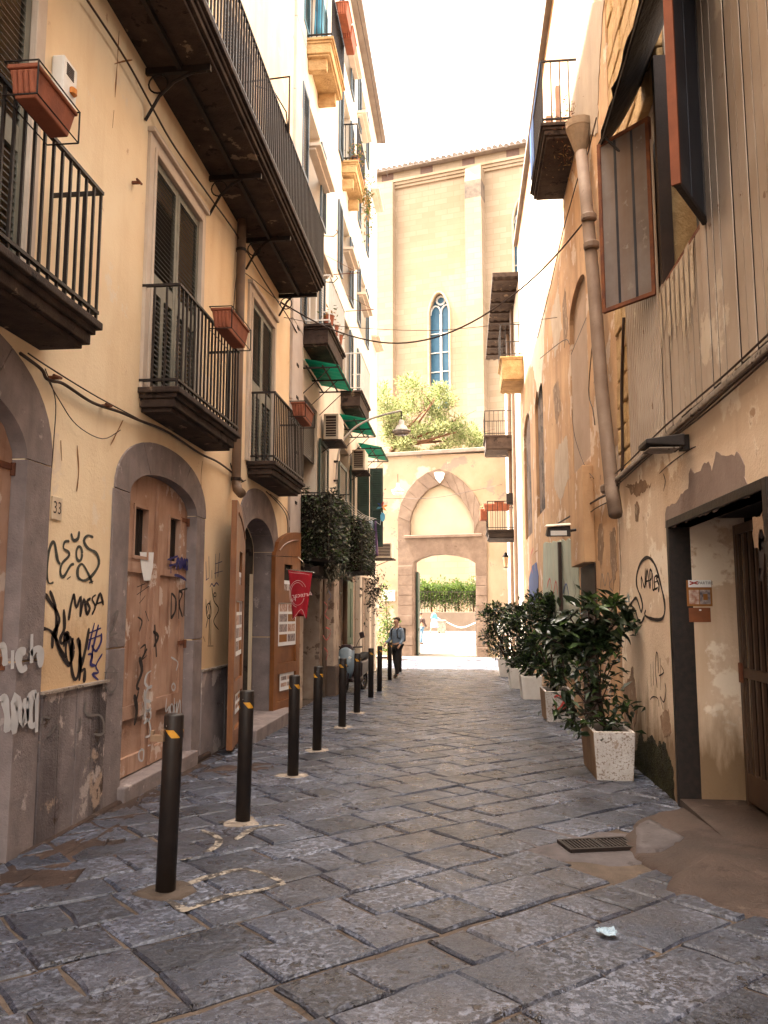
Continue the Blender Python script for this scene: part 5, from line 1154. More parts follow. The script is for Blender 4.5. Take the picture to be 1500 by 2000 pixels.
# moss on the wall foot
mp = [(1242,1560),(1238,1500),(1246,1440),(1252,1425),(1262,1450),(1272,1435),(1284,1460),(1295,1445),(1305,1465),(1315,1500),(1318,1580),(1290,1575)]
ms_ = [Rp(x, y) for x, y in mp]; pts = []
def inpoly(y, z, P_):
    c = False
    for i in range(len(P_)):
        a, b = P_[i], P_[i-1]
        if (a.z > z) != (b.z > z) and y < (b.y-a.y)*(z-a.z)/(b.z-a.z)+a.y: c = not c
    return c
ys = [p.y for p in ms_]; zs = [p.z for p in ms_]
while len(pts) < 6500:
    y, z = random.uniform(min(ys), max(ys)), random.uniform(min(zs), max(zs)); f = (z-min(zs))/(max(zs)-min(zs))
    if inpoly(y, z, ms_) and random.random() > f*.9: pts.append((Vector((XR-random.uniform(.001, .010), y, z)), Vector((-.02, random.gauss(0, .4), random.gauss(0, .9)))))
leaves('wall_moss', nb_, pts, .012, ['moss'], .7, kind='stuff')
wall_patch('moss_stain', nb_, 'moss', mp, lambda x, y: Rp(x, y), NX, .003, .06, .03)
# writing: speech bubble and tags
RG = lambda x, y: Rp(x, y)
e2 = lambda pts: [(1150+x/4.286, 900+y/4.286) for x, y in pts]
strokes('graffiti', nb_, 'spray_black', .035, RG, NX, [e2(q) for q in (
    [(480,1250),(470,1290),(520,1320),(590,1330),(630,1300),(638,1200),(610,1060),(560,880),(500,810),(440,850),(405,950),(405,1050),(440,1150),(452,1220),(440,1270)],
    [(440,1270),(400,1150),(360,1190),(345,1215),(335,1150)], [(345,1200),(390,1250),(415,1330),(440,1355),(470,1300)], [(415,1330),(412,1460)])])
strokes('graffiti', nb_, 'spray_black', .026, RG, NX, [e2(q) for q in (
    [(445,1070),(442,970),(470,1060),(475,900)], [(480,1060),(490,910),(512,1070)], [(484,1010),(512,1000)], [(518,1070),(514,920),(530,930),(528,980),(516,1000)], [(535,940),(538,1075),(555,1070)], [(575,960),(552,980),(555,1070),(580,1060)], [(556,1015),(572,1010)], [(592,960),(570,985),(590,1040),(585,1100)])])
strokes('graffiti', nb_, 'spray_black', .014, RG, NX, [[(1150+x/4.286, 1250+y/4.286) for x, y in q] for q in (
    [(520,200),(525,390)], [(540,180),(545,380)], [(568,100),(560,240),(575,400)], [(568,100),(580,130),(585,280)], [(600,150),(605,420)], [(590,300),(630,270),(605,210)], [(515,500),(540,475),(580,490),(590,560)], [(640,360),(648,430),(630,520),(600,470)], [(600,480),(625,580)])])
strokes('graffiti', nb_, 'spray_black', .045, RG, NX, [[(1487,1135),(1488,1090),(1486,1035)], [(1486,1035),(1494,1070),(1500,1080)], [(1483,1133),(1486,1110)]])
# doorway: steel frame, recess, grille gate, posters
MB().box(XR-.025, XR+.16, dy1-.002, dy1+.07, -1, dzt+.07).box(XR-.025, XR+.16, dy0-.07, dy0+.002, -1, dzt+.07).box(XR-.025, XR+.16, dy0, dy1, dzt, dzt+.07).build('door_frame', 'iron', nb_, bevel=.004)
zf = gz(6)+.05
rc = MB().box(XR+.16, XR+.62, dy1, dy1+.1, -1, dzt+.1).build('recess_wall', 'cream', nb_)
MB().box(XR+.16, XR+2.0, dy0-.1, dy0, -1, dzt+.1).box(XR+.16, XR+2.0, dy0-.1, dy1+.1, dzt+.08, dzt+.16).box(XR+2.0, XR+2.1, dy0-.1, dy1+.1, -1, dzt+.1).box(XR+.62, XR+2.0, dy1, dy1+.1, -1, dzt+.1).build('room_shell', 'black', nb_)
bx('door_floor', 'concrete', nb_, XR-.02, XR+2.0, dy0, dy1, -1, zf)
Yj = dy1; J = lambda x, y: onY(x, y, Yj)
def sheet(name, x0, y0, x1, y1, m, lift, parent):
    a, b = J(x0, y1), J(x1, y0); return bx(name, m, parent, a.x, b.x, Yj-lift-.003, Yj-lift, a.z, b.z)
ps = sheet('poster', 1342, 1133, 1389, 1184, 'cardbrown', .004, rc); sheet('poster_header', 1344, 1133, 1388, 1147, 'paper', .008, ps); sheet('poster_picture', 1367, 1152, 1386, 1180, 'photo', .008, ps); sheet('poster_text', 1346, 1152, 1364, 1180, 'photo2', .008, ps)
sheet('poster_picture', 1373, 1160, 1381, 1172, 'cardbrown', .012, ps)
cc = J(1377, 1139); text_mesh('poster_lettering', 'PARTIRE', .034, 'ink', ps, frame3((cc.x, Yj-.0125, cc.z), (1, 0, 0), (0, 0, 1)))
strokes('poster_lettering', ps, 'cardred', .02, lambda x, y: J(x, y), (0, -1, 0), [[(1346,1136),(1362,1141)], [(1346,1142),(1362,1136)], [(1350,1139),(1358,1139)]], lift=.013, smooth=False)
p2_ = sheet('poster', 1346, 1187, 1387, 1215, mat('dark_brown_card', (.22, .07, .025), None, 9, .6, .05), .004, rc); sheet('card_pin', 1365, 1190, 1369, 1193, 'white', .009, p2_)
gx = XR+.50
gr = T('grille_gate', (gx, dy0+.6, zf), 'dark brown barred metal gate standing in the doorway recess', 'gate'); gy0, gy1 = dy0+.02, dy1-.12
fm = MB()
for a, b, c_, d in ((gy0, gy0+.06, zf, dzt), (gy1-.06, gy1, zf, dzt), (gy0+.06, gy1-.06, zf+.03, zf+.26), (gy0+.06, gy1-.06, zf+1.02, zf+1.10), (gy0+.06, gy1-.06, dzt-.08, dzt)): fm.box(gx-.02, gx+.02, a, b, c_, d)
fm.build('frame', mat('brown_gate_paint', (.085, .05, .032), (.06, .035, .025), 5, .5, .1), gr, bevel=.004)
me = MB().box(-.012, .012, -.018, .018, 0, dzt-zf-.3).mesh('bar', MATS['brown_gate_paint']); copies('bar', me, gr, [(gx, gy0+.16+i*.135, zf+.22) for i in range(int((gy1-gy0-.2)/.135)+1)])
bx('lock', 'rust', gr, gx-.04, gx-.022, gy1-.09, gy1-.03, zf+.98, zf+1.14)
# ledge with cables and the cladding above it
MB().box(XR-.045, XR+.2, -5, 9.75, ZL+.001, ZL+.05).build('ledge', 'mortar', nb_, bevel=.01)
for k, (dz, rr) in enumerate(((-.03, .012), (-.065, .008), (.07, .008))):
    wire('ledge_cable', nb_, [(XR-.05-.01*k, y, ZL+dz+.012*math.sin(y*1.7+k)) for y in [3+i*.8 for i in range(9)]], rr)
sill = 4.38; wy0, wy1 = 5.98, 7.22
def ribbed(y0, y1, z0, z1, pitch, m, name, x=XR-.02, amp=.014):
    mb = MB(); prof = []; y = y0
    while y < y1-1e-4:
        e = min(pitch, y1-y); prof += [(y, 0), (y+e*.58, 0), (y+e*.66, 1), (y+e*.92, 1), (y+e, 0)]; y += e
    V = [(x+amp*q, a, z) for a, q in prof for z in (z0, z1)]
    return mb.add(V, [(2*i, 2*i+1, 2*i+3, 2*i+2) for i in range(len(prof)-1)]).build(name, m, nb_)
# separate boards under and beside the window
y = 3.2; BOARDS = []
while y < wy1-.02:
    w_ = min(.145, wy1-y); top = sill+random.gauss(0, .012) if y > wy0-.05 else 12.; 
    b = MB(); g = .011; xx = XR-.03+random.uniform(-.004, .006)
    b.box(xx, xx+.006, y+g, y+w_-g, ZL+.06+random.uniform(0, .02), top)
    if y > wy0+.05: BOARDS.append((y+g, y+w_-g))
    b.build('cladding_board', 'metal', nb_); y += w_
ribbed(wy1+.02, 8.72, ZL+.06, 5.9, .085, 'metal', 'corrugated_sheet', XR-.03, .018)
bx('cladding_backing', 'wooddk', nb_, XR+.02, XR+.1, -5, wy0-.02, ZL+.05, 11.9); bx('cladding_backing', 'wooddk', nb_, XR+.02, XR+.1, wy0, 8.7, ZL+.05, sill-.03); bx('cladding_backing', 'wooddk', nb_, XR+.02, XR+.1, wy1+.04, 8.7, sill-.03, 5.9)
for y in (3.1, 2.96, 2.8): bx('cladding_board', 'metal', nb_, XR-.03, XR-.01, y-.13, y, ZL+.06, 12.)
bx('window_back', 'black', nb_, XR+.9, XR+1., wy0-.3, 8.8, sill-.2, 7.); bx('window_reveal', 'tuff', nb_, XR+.1, XR+.75, wy1-.0, wy1+.12, sill-.02, 6.6); bx('window_lining', 'black', nb_, XR+.1, XR+.9, wy0-.12, wy0-.02, sill-.02, 6.6)
for y, m_ in ((wy1-.06, 'wooddk'), (wy0+.03, 'iron')): bx('window_post', m_, nb_, XR-.02, XR+.09, y-.03, y+.05, sill-.02, 6.6)
bx('window_sill', 'rust', nb_, XR-.03, XR+.12, wy0-.02, wy1-.1, sill-.02, sill+.015)
# upper tuff wall built of blocks
def tuff_blocks(y0, y1, z0, z1, x):
    z = z0
    while z < z1:
        h = random.uniform(.24, .31); y = y0-random.uniform(0, .25)
        while y < y1:
            ln = random.uniform(.34, .62); a = max(y, y0); b = min(y+ln, y1)
            if b-a > .06: MB().box(x-random.uniform(0, .03), x+.3, a+.008, b-.008, z+.008, z+h-.008).build('tuff_block', 'tuff', nb_, bevel=.018)
            y += ln
        z += h
tuff_blocks(8.72, 9.72, ZL+.05, 6.3, XR+.05); tuff_blocks(7.4, 9.72, 6.6, 10.2, XR+.08)
bx('mortar_core', 'mortar', nb_, XR+.14, XR+.5, wy1+.13, 9.70, ZL+.05, 10.2)
bx('upper_wall', 'cream', nb_, XR+.2, XR+.5, -5, 9.72, 10.22, 12.)
# flaking cream paint on the boards below the sill
FLK = mat('flaking_cream_paint', (.52, .43, .34), (.44, .35, .26), 6, .8, .3, patch=((.34, .25, .18), 9, .57))
for ya, yb2 in BOARDS:
    zb = sill-random.uniform(.25, .75); n = 6
    pg = [(ya+.012, sill-.03), (yb2-.012, sill-.03)]+[(yb2-.012-(yb2-ya-.024)*i/n, zb+random.uniform(-.14, .14)) for i in range(n+1)]
    wall_patch('flaking_paint', nb_, FLK, pg, lambda a, b: Vector((XR-.0385, a, b)), NX, .001, .012, .02)
# shutters of sheet metal on rusty frames
def sheet_shutter(h, e, z0, z1, m, label, edge='rust', ribs=2):
    H = Vector((*h, 0)); E = Vector((*e, 0)); u = (E-H).normalized(); Ln = (E-H).length; n_ = Vector((u.y, -u.x, 0)); Z = Vector((0, 0, 1)); mid = Z*((z0+z1)/2)
    d = MB().obox(H+u*Ln/2+mid, u*(Ln/2-.02), n_*.006, Z*((z1-z0)/2-.02)).build('sheet_shutter', m, nb_, label=label)
    f = MB()
    for a in (0.012, Ln-.012): f.obox(H+u*a+mid, u*.018, n_*.022, Z*((z1-z0)/2))
    for zz in (z0+.018, z1-.018): f.obox(H+u*Ln/2+Z*zz, u*(Ln/2-.03), n_*.020, Z*.018)
    f.build('shutter_frame', edge, d)
    for k in range(ribs):
        a = Ln*(k+1)/(ribs+1); MB().obox(H+u*a+mid, u*.013, n_*.010, Z*((z1-z0)/2-.04)).build('shutter_rib', 'metaldk', d)
    return d
a = Rp(1288, 575); e = onZ(1180, 612, a.z); s1 = sheet_shutter((a.x-.03, a.y), (e.x, e.y), a.z, onX(1167, 287, e.x).z-.02, 'metalgrey', 'grey sheet-metal shutter in a rusty frame, swung open')
a2 = Rp(1386, 438); e2_ = onZ(1322, 362, a2.z); s2 = sheet_shutter((a2.x-.03, a2.y), (e2_.x, e2_.y), a2.z, 7.2, 'metaldk', 'dark blue-grey sheet shutter with an orange edge', edge='iron', ribs=1)
u = (Vector((e2_.x-a2.x, e2_.y-a2.y, 0))).normalized(); c = Vector((e2_.x, e2_.y, (a2.z+7.2)/2))+u*.01; MB().obox(c, u*.012, Vector((u.y, -u.x, 0))*.03, (0, 0, (7.2-a2.z)/2)).build('shutter_edge', mat('orange_painted_edge', (.20, .055, .022), None, 6, .7, .1), s2)
# black tarp awning over the window
mb = MB(); n = 26; m_ = 8; g = []
for i in range(n+1):
    y = 4.6+(7.95-4.6)*i/n
    for j in range(m_+1):
        f = j/m_; rag = (.05*noise.noise(Vector((y*6, 0, 0)))+.03*noise.noise(Vector((y*17, 3, 0)))) if j == m_ else 0
        g.append((XR+.10-(.52+rag)*f, y, 6.95-.80*f-.10*math.sin(f*math.pi)+.03*noise.noise(Vector((y*3, f*4, 1)))))
tp = mb.add(g, [(i*(m_+1)+j, i*(m_+1)+j+1, (i+1)*(m_+1)+j+1, (i+1)*(m_+1)+j) for i in range(n) for j in range(m_)]).build('tarp_awning', 'tarp', None, True, label='ragged black tarpaulin awning over the window with metal shutters', category='awning'); tp.modifiers.new('thickness', 'SOLIDIFY').thickness = .008
MB().tube([(XR-.4, 4.6, 6.12), (XR-.4, 7.9, 6.12)], .014, 5).tube([(XR+.05, 7.6, 5.6), (XR-.4, 7.6, 6.12)], .012, 5).build('awning_pole', 'iron', nb_)
# flat wall lamp
q = Rp(1350, 860); t = T('wall_lamp', (XR, q.y, q.z), 'flat dark outdoor lamp jutting from the ledge above the doorway', 'lamp')
MB().hexa([(XR-.36, q.y-.05, q.z-.03), (XR-.36, q.y+.25, q.z-.03), (XR-.06, q.y+.25, q.z-.05), (XR-.06, q.y-.05, q.z-.05), (XR-.36, q.y-.05, q.z+.01), (XR-.36, q.y+.25, q.z+.01), (XR-.06, q.y+.25, q.z+.05), (XR-.06, q.y-.05, q.z+.05)]).build('lamp_body', 'iron', t, bevel=.008)
bx('lamp_lens', 'mortar', t, XR-.33, XR-.10, q.y-.02, q.y+.22, q.z-.062, q.z-.052); bx('lamp_arm', 'iron', t, XR-.06, XR, q.y+.05, q.y+.15, q.z-.06, q.z+.06)
t = MB().box(XR-.03, XR-.015, 4.45, 4.62, .3, .45); t.build('floor_box', 'iron', nb_)

# ================================================================== ORANGE HOUSE (right, further on)
XO = 1.86
ob = T('orange_building', (XO, 16, gz(16)), 'long orange plastered house with tall blind arches and a terrace balcony', 'building')
Op = lambda px, py, dx=0.: onX(px, py, XO+dx)
fO = lambda a, b, d: (XO+d, a, b)
OZ = lambda x, y: (Op(x, y).y, Op(x, y).z)
def arched_px(xl, xr, yb, ys, yt):   # xl is the far edge in the picture (larger Y)
    a = OZ(xr, (yb+ys)/2)[0]; b = OZ(xl, (yb+ys)/2)[0]; return arched(a, b, OZ((xl+xr)/2, yb)[1], OZ(xl, ys)[1], OZ((xl+xr)/2, yt)[1])
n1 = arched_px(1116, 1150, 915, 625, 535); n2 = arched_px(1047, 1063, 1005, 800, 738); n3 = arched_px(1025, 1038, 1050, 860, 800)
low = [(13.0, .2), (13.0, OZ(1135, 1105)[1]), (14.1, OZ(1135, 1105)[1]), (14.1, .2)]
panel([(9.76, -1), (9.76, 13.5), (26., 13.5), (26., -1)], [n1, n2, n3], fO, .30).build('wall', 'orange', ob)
for nn, m_ in ((n1, mat('pale_niche_plaster', (.40, .285, .215), (.33, .23, .165), 2, .9, .3, streak=(3, .6, (.36, .25, .18)))), (n2, mat('painted_arch_dark', (.09, .055, .04), (.20, .14, .11), 2.5, .95, .6, patch=((.03, .02, .017), 1.3, .5))), (n3, mat('painted_arch_dark', (.1, .1, .1)))):
    MB().add([fO(a, b, .07) for a, b in nn], [tuple(range(len(nn)))]).build('niche_infill', m_, ob)  # dark interior of the two far arches is painted on their shallow infill
za = OZ(1130, 655)[1]; MB().box(XO+.012, XO+.06, n1[0][0]+.01, n1[-1][0]-.01, n1[0][1]+.01, za).build('niche_lower_infill', mat('pale_niche_plaster', (1, 1, 1)), ob); bx('niche_ledge', 'iron', ob, XO+.01, XO+.06, n1[0][0]+.01, n1[-1][0]-.01, za+.001, za+.02)
MB().box(XO+.31, XO+8, 9.8, 10., -1, 13.4).box(XO+.31, XO+8, 25.8, 25.98, -1, 13.4).build('end_wall', 'orange', ob); bx('wall_core', 'black', ob, XO+1.2, XO+1.3, 9.9, 25.9, -1, 13.4)
MB().box(XO-.12, XO+8, 9.76, 26.05, 13.51, 13.66).build('roof', 'roof', ob)
# sunlit area painted pale high on the wall, ragged outline
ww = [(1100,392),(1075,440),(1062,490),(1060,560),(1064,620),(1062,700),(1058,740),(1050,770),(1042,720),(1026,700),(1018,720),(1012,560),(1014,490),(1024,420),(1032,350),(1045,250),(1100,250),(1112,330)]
wall_patch('painted_sunlit_patch', ob, 'palewall', ww, lambda x, y: onX(x, y, XO), NX, .004, .12, .15)
# terrace balcony at the top
bt = balcony(ob, XO, 1.27, 12.1, 14.25, 9.12, 1.05, .13, .22, 'slab', barm='iron')
MB().box(1.285, 1.293, 13.5, 14.2, 9.3, 10.1).box(1.285, 1.293, 12.2, 14.2, 10.1, 10.2).build('blue_sheet', 'bluetarp', bt)
leaves('dry_weeds', bt, [(Vector((1.72+random.gauss(0, .12), 12.5+random.gauss(0, .3), 9.15+random.gauss(0, .25))), rdir()) for _ in range(350)], .07, ['dryleaf', 'rust'], .2, kind='stuff')
MB().box(1.5, 1.62, 13.4, 13.52, 9.13, 10.05).box(1.6, 1.66, 12.8, 12.9, 9.13, 10.2).build('terrace_post', 'woodpink', bt)
# wall above the near end, in grey render
wall_patch('grey_render', ob, mat('grey_beige_render', (.38, .30, .23), (.32, .25, .19), 2, .9, .35, streak=(1.6, .6, (.25, .18, .14))), ((1122, 0), (1180, 0), (1172, 120), (1168, 260), (1150, 270), (1128, 240), (1112, 200)), lambda x, y: onX(x, y, XO), NX, .01, .05, .08)
# drainpipe with hopper head
P_ = [onX(x, y, XO-.13) for x, y in ((1136, 300), (1146, 400), (1160, 560), (1175, 760), (1196, 960), (1203, 1005))]
dpipe = MB().tube(P_, .085, 12).build('drainpipe', 'pipe', ob, smooth=True)
for x, y in ((1150, 425), (1155, 480), (1190, 955)):
    q = onX(x, y, XO-.13); MB().lathe(q, [(.088, -.05), (.105, -.03), (.105, .03), (.088, .05)], 12).build('pipe_collar', 'pipe', dpipe)
q = onX(1133, 275, XO-.13); MB().lathe(q, [(.07, -.28), (.075, -.2), (.13, -.02), (.19, .16), (.20, .17), (.20, .28)], 14).build('hopper', mat('mossy_hopper', (.30, .21, .14), (.20, .14, .09), 6, .9, .5), dpipe)
MB().tube([onX(x, y, XO-.06) for x, y in ((1165, 230), (1148, 300), (1128, 350), (1100, 450), (1075, 560), (1050, 660))], .010, 5).build('wall_cable', 'cable', ob)
for ln, rr in (([(1218, 620), (1214, 760), (1216, 900), (1210, 960)], .018), ([(1160, 640), (1150, 760), (1158, 800), (1162, 830)], .008), ([(1205, 968), (1180, 968), (1130, 998), (1090, 1022)], .016), ([(1202, 975), (1165, 992), (1120, 1025)], .008), ([(1055, 700), (1100, 665), (1112, 672)], .008), ([(1117, 800), (1122, 850), (1140, 905), (1160, 935)], .005), ([(1210, 1000), (1213, 1080), (1212, 1160)], .014)):
    wire('wall_cable', ob, [onX(x, y, XO-.05) for x, y in ln], rr)
q = Op(1159, 1006); mb = MB().box(XO-.10, XO, q.y-.07, q.y+.07, q.z-.09, q.z+.09); mb.build('junction_box', 'ac', ob, bevel=.01)
# floodlight on arm
q = onX(1092, 1038, XO-.42); t = T('floodlight', q, 'grey box floodlight on an iron arm fixed to the orange wall', 'floodlight')
MB().hexa([(q.x-.20, q.y-.12, q.z-.09), (q.x+.16, q.y-.12, q.z-.09), (q.x+.16, q.y+.12, q.z-.05), (q.x-.20, q.y+.12, q.z-.05), (q.x-.17, q.y-.08, q.z+.06), (q.x+.16, q.y-.08, q.z+.08), (q.x+.16, q.y+.12, q.z+.10), (q.x-.17, q.y+.12, q.z+.08)]).build('housing', 'iron', t, bevel=.01)
MB().hexa([(q.x-.215, q.y-.14, q.z+.065), (q.x+.17, q.y-.14, q.z+.085), (q.x+.17, q.y+.14, q.z+.105), (q.x-.215, q.y+.14, q.z+.085), (q.x-.18, q.y-.1, q.z+.10), (q.x+.16, q.y-.1, q.z+.12), (q.x+.16, q.y+.12, q.z+.14), (q.x-.18, q.y+.12, q.z+.12)]).build('cover', 'ac', t, bevel=.01)
bx('lens', 'marble', t, q.x-.14, q.x+.10, q.y-.126, q.y-.12, q.z-.07, q.z+.0); MB().tube([q+Vector((.1, .0, 0)), (XO, q.y+.05, q.z+.05)], .02, 6).build('arm', 'iron', t)
# low annex wall: turquoise paint, rusty post, doorway, mural
wall_patch('turquoise_paint', ob, 'tealwall', ((1062, 1060), (1130, 1052), (1133, 1200), (1128, 1330), (1060, 1300)), lambda x, y: onX(x, y, XO), NX, .012, .05, .1)
q = onX(1096, 1200, XO-.06); bx('rusty_post', 'wooddk', ob, XO-.09, XO-.03, q.y-.07, q.y+.07, -.4, onX(1094, 1058, XO-.06).z)
q = [onX(x, y, XO) for x, y in ((1136, 1108), (1164, 1102))]; MB().box(XO-.16, XO, q[1].y, q[0].y, q[0].z, q[0].z+1.4).build('boxed_out_flue', 'orange', ob, bevel=.01); bx('flue_recess', 'wooddk', ob, XO-.02, XO-.004, q[1].y, q[0].y, -.3, q[0].z-.01)
MB().prism([onX(x, y, XO-.002) for x, y in ((1034, 1190), (1034, 1130), (1040, 1105), (1048, 1098), (1052, 1125), (1052, 1190))], (-.012, 0, 0)).build('blue_mural', 'bluepaint', ob)
for ln, m_, wd in (([(1040, 1120), (1036, 1090), (1042, 1070)], 'cardred', .05), ([(1046, 1115), (1042, 1085), (1050, 1075)], 'cardbrown', .04), ([(1068, 1150), (1074, 1130), (1080, 1160), (1086, 1135), (1090, 1165)], 'cardred', .05), ([(1100, 1160), (1106, 1140), (1112, 1165)], 'bluepaint', .05), ([(1120, 1135), (1125, 1155), (1120, 1170)], 'spray_grey', .03),
                   ([(1173, 1150), (1176, 1120), (1182, 1145), (1188, 1118), (1192, 1150)], 'spray_grey', .02), ([(1196, 1130), (1190, 1145), (1198, 1155)], 'spray_grey', .02)):
    strokes('graffiti', ob, m_, wd, lambda x, y: onX(x, y, XO-.016), NX, [ln])

# ================================================================== FAR RIGHT HOUSE with balconies
fb_ = T('corner_building', (XO, 32, gz(32)), 'far house with wooden eaves and iron balconies beside the gateway', 'building')
fO2 = lambda a, b, d: (XO+d, a, b)
panel([(26.02, -1), (26.02, 12.3), (35.6, 12.3), (35.6, -1)], [[(29.2, 4.3), (29.2, 6.6), (30.3, 6.6), (30.3, 4.3)], [(30.9, 8.2), (30.9, 10.4), (32., 10.4), (32., 8.2)], [(29.2, -1), (29.2, 2.4), (30.6, 2.4), (30.6, -1)]], fO2, .3).build('wall', 'palewall', fb_)
bx('wall_core', 'black', fb_, XO+.8, XO+.9, 26.1, 35.5, -1, 12.2); MB().box(XO, XO+8, 35.4, 35.62, -1, 12.2).build('end_wall', 'palewall', fb_)
ev = MB().box(1.02, XO+.5, 25.6, 34.5, 12.32, 12.45).build('eaves', 'slab', fb_)
for k in range(9): MB().box(1.04, XO, 25.8+k*.98, 25.9+k*.98, 12.24, 12.32).build('rafter', 'wooddk', ev)
for x in (1.10, 1.35, 1.60): MB().box(x, x+.1, 25.6, 34.5, 12.29, 12.321).build('soffit_board', 'slab', ev)
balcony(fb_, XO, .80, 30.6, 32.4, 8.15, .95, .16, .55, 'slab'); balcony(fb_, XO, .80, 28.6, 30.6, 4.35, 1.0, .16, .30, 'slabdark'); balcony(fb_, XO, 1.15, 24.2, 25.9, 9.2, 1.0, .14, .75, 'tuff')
louvre_leaf(fb_, XO-.05, 28.6, 29.15, 8.6, 10.6, -1, 'dkgreen', 'dkgreen', False, .06)
for y, r_ in ((28.3, .06), (28.7, .05), (30.95, .07), (31.3, .05)): MB().tube([(XO-.08, y, -.5), (XO-.08, y, 12.2)], r_, 8).build('wall_pipe', 'pipebr', fb_)
bx('speaker', 'iron', fb_, XO-.35, XO-.1, 28.75, 29.0, 5.25, 5.65)
flowerbox(1.25, 28.75, 28.95, 5.34, 'long terracotta flower box on the far balcony beside the gateway', cage=False, scale=1.6); 
q = onY(970, 991, 28.9); t = T('flower_box', (q.x, 28.9, q.z), 'red terracotta trough along the rail of the balcony by the gateway', 'planter'); MB().hexa([(q.x-.42, 28.8, q.z-.12), (q.x+.42, 28.8, q.z-.12), (q.x+.42, 29., q.z-.12), (q.x-.42, 29., q.z-.12), (q.x-.46, 28.77, q.z+.12), (q.x+.46, 28.77, q.z+.12), (q.x+.46, 29.03, q.z+.12), (q.x-.46, 29.03, q.z+.12)]).build('box', 'terra', t, bevel=.015); bx('soil', 'soil', t, q.x-.43, q.x+.43, 28.8, 29., q.z+.121, q.z+.13)
q = onY(945, 1005, 29.5); t = T('flower_box', (q.x, 29.5, q.z-.2), 'small square terracotta pot hung on the outer corner of the far balcony', 'planter'); MB().box(q.x-.14, q.x+.14, 29.3, 29.7, q.z-.22, q.z+.2).build('box', 'terra', t, bevel=.02); leaves('foliage', t, [(Vector((q.x+random.gauss(0, .08), 29.5+random.gauss(0, .1), q.z+.2+random.gauss(0, .08))), rdir()) for _ in range(70)], .10, ['leaf', 'dryleaf'])
# lantern below the balcony
q = onY(988, 1098, 30.0); t = T('wall_lantern', q, 'small black lantern hanging under the far balcony', 'lantern'); MB().lathe(q, [(.03, .36), (.12, .2), (.14, .18)], 6).lathe(q, [(.08, -.2), (.09, -.17)], 6).build('lantern_frame', 'iron', t); MB().lathe(q, [(.07, -.17), (.12, .18)], 6).build('lantern_glass', mat('warm_lantern_glass', (.75, .5, .3), None, 4, .3, 0), t)
# house across the side yard, seen right of the gateway
hb = T('yard_house', (4, 41, -.4), 'sunlit cream house front seen beneath the far balcony', 'building'); fH = lambda a, b, d: (a, 41+d, b)
panel([(1.25, -1), (1.25, 7), (9, 7), (9, -1)], [[(1.75, 1.9), (1.75, 3.4), (2.3, 3.4), (2.3, 1.9)]], fH, .3).build('wall', 'palewall', hb); bx('window_back', 'glassdk', hb, 1.76, 2.29, 41.27, 41.29, 1.91, 3.39); bx('window_sill', 'marble', hb, 1.68, 2.37, 40.9, 41.05, 1.8, 1.9); MB().box(1.7, 2.2, 40.7, 40.95, 1.0, 1.5).build('cooling_unit', 'ac', hb, bevel=.02)

# peeled plaster: bare patches on the right-hand walls
BARE = mat('bare_brown_plaster', (.30, .19, .12), (.20, .125, .08), 4, .95, .8, 30, patch=((.42, .31, .22), 6, .58)); GREYP = mat('grey_lime_patch', (.50, .40, .31), (.42, .32, .24), 3, .9, .5, 40)
for pg in ([(1168, 1030), (1176, 1022), (1180, 1060), (1174, 1110), (1168, 1090)], [(1192, 1040), (1202, 1030), (1206, 1110), (1198, 1150), (1193, 1100)], [(1180, 1180), (1200, 1170), (1206, 1230), (1190, 1300), (1178, 1250)], [(1145, 1230), (1165, 1220), (1170, 1290), (1150, 1330)], [(1125, 940), (1150, 930), (1160, 960), (1140, 985), (1122, 975)], [(1080, 760), (1090, 740), (1096, 800), (1086, 830)], [(1098, 600), (1104, 560), (1110, 640), (1102, 680)], [(1175, 300), (1182, 270), (1190, 330), (1180, 380)]):
    wall_patch('bare_patch', ob, BARE, pg, lambda x, y: onX(x, y, XO), NX, .003, .05, .04)
for pg in ([(1085, 880), (1108, 850), (1112, 930), (1095, 980), (1082, 950)], [(1075, 620), (1090, 560), (1098, 640), (1084, 700)], [(1150, 1060), (1160, 1050), (1163, 1130), (1152, 1150)]):
    wall_patch('lime_patch', ob, GREYP, pg, lambda x, y: onX(x, y, XO), NX, .0025, .07, .05)
for pg in ([(1240, 985), (1246, 980), (1250, 1005), (1246, 1020), (1241, 1008)], [(1218, 1350), (1236, 1300), (1246, 1380), (1236, 1440), (1222, 1420)], [(1290, 1400), (1306, 1385), (1312, 1430), (1296, 1440)], [(1222, 950), (1260, 935), (1272, 950), (1240, 970)], [(1470, 1010), (1490, 1000), (1495, 1060), (1476, 1070)]):
    wall_patch('bare_patch', nb_, BARE, pg, lambda x, y: Rp(x, y), NX, .003, .04, .03)
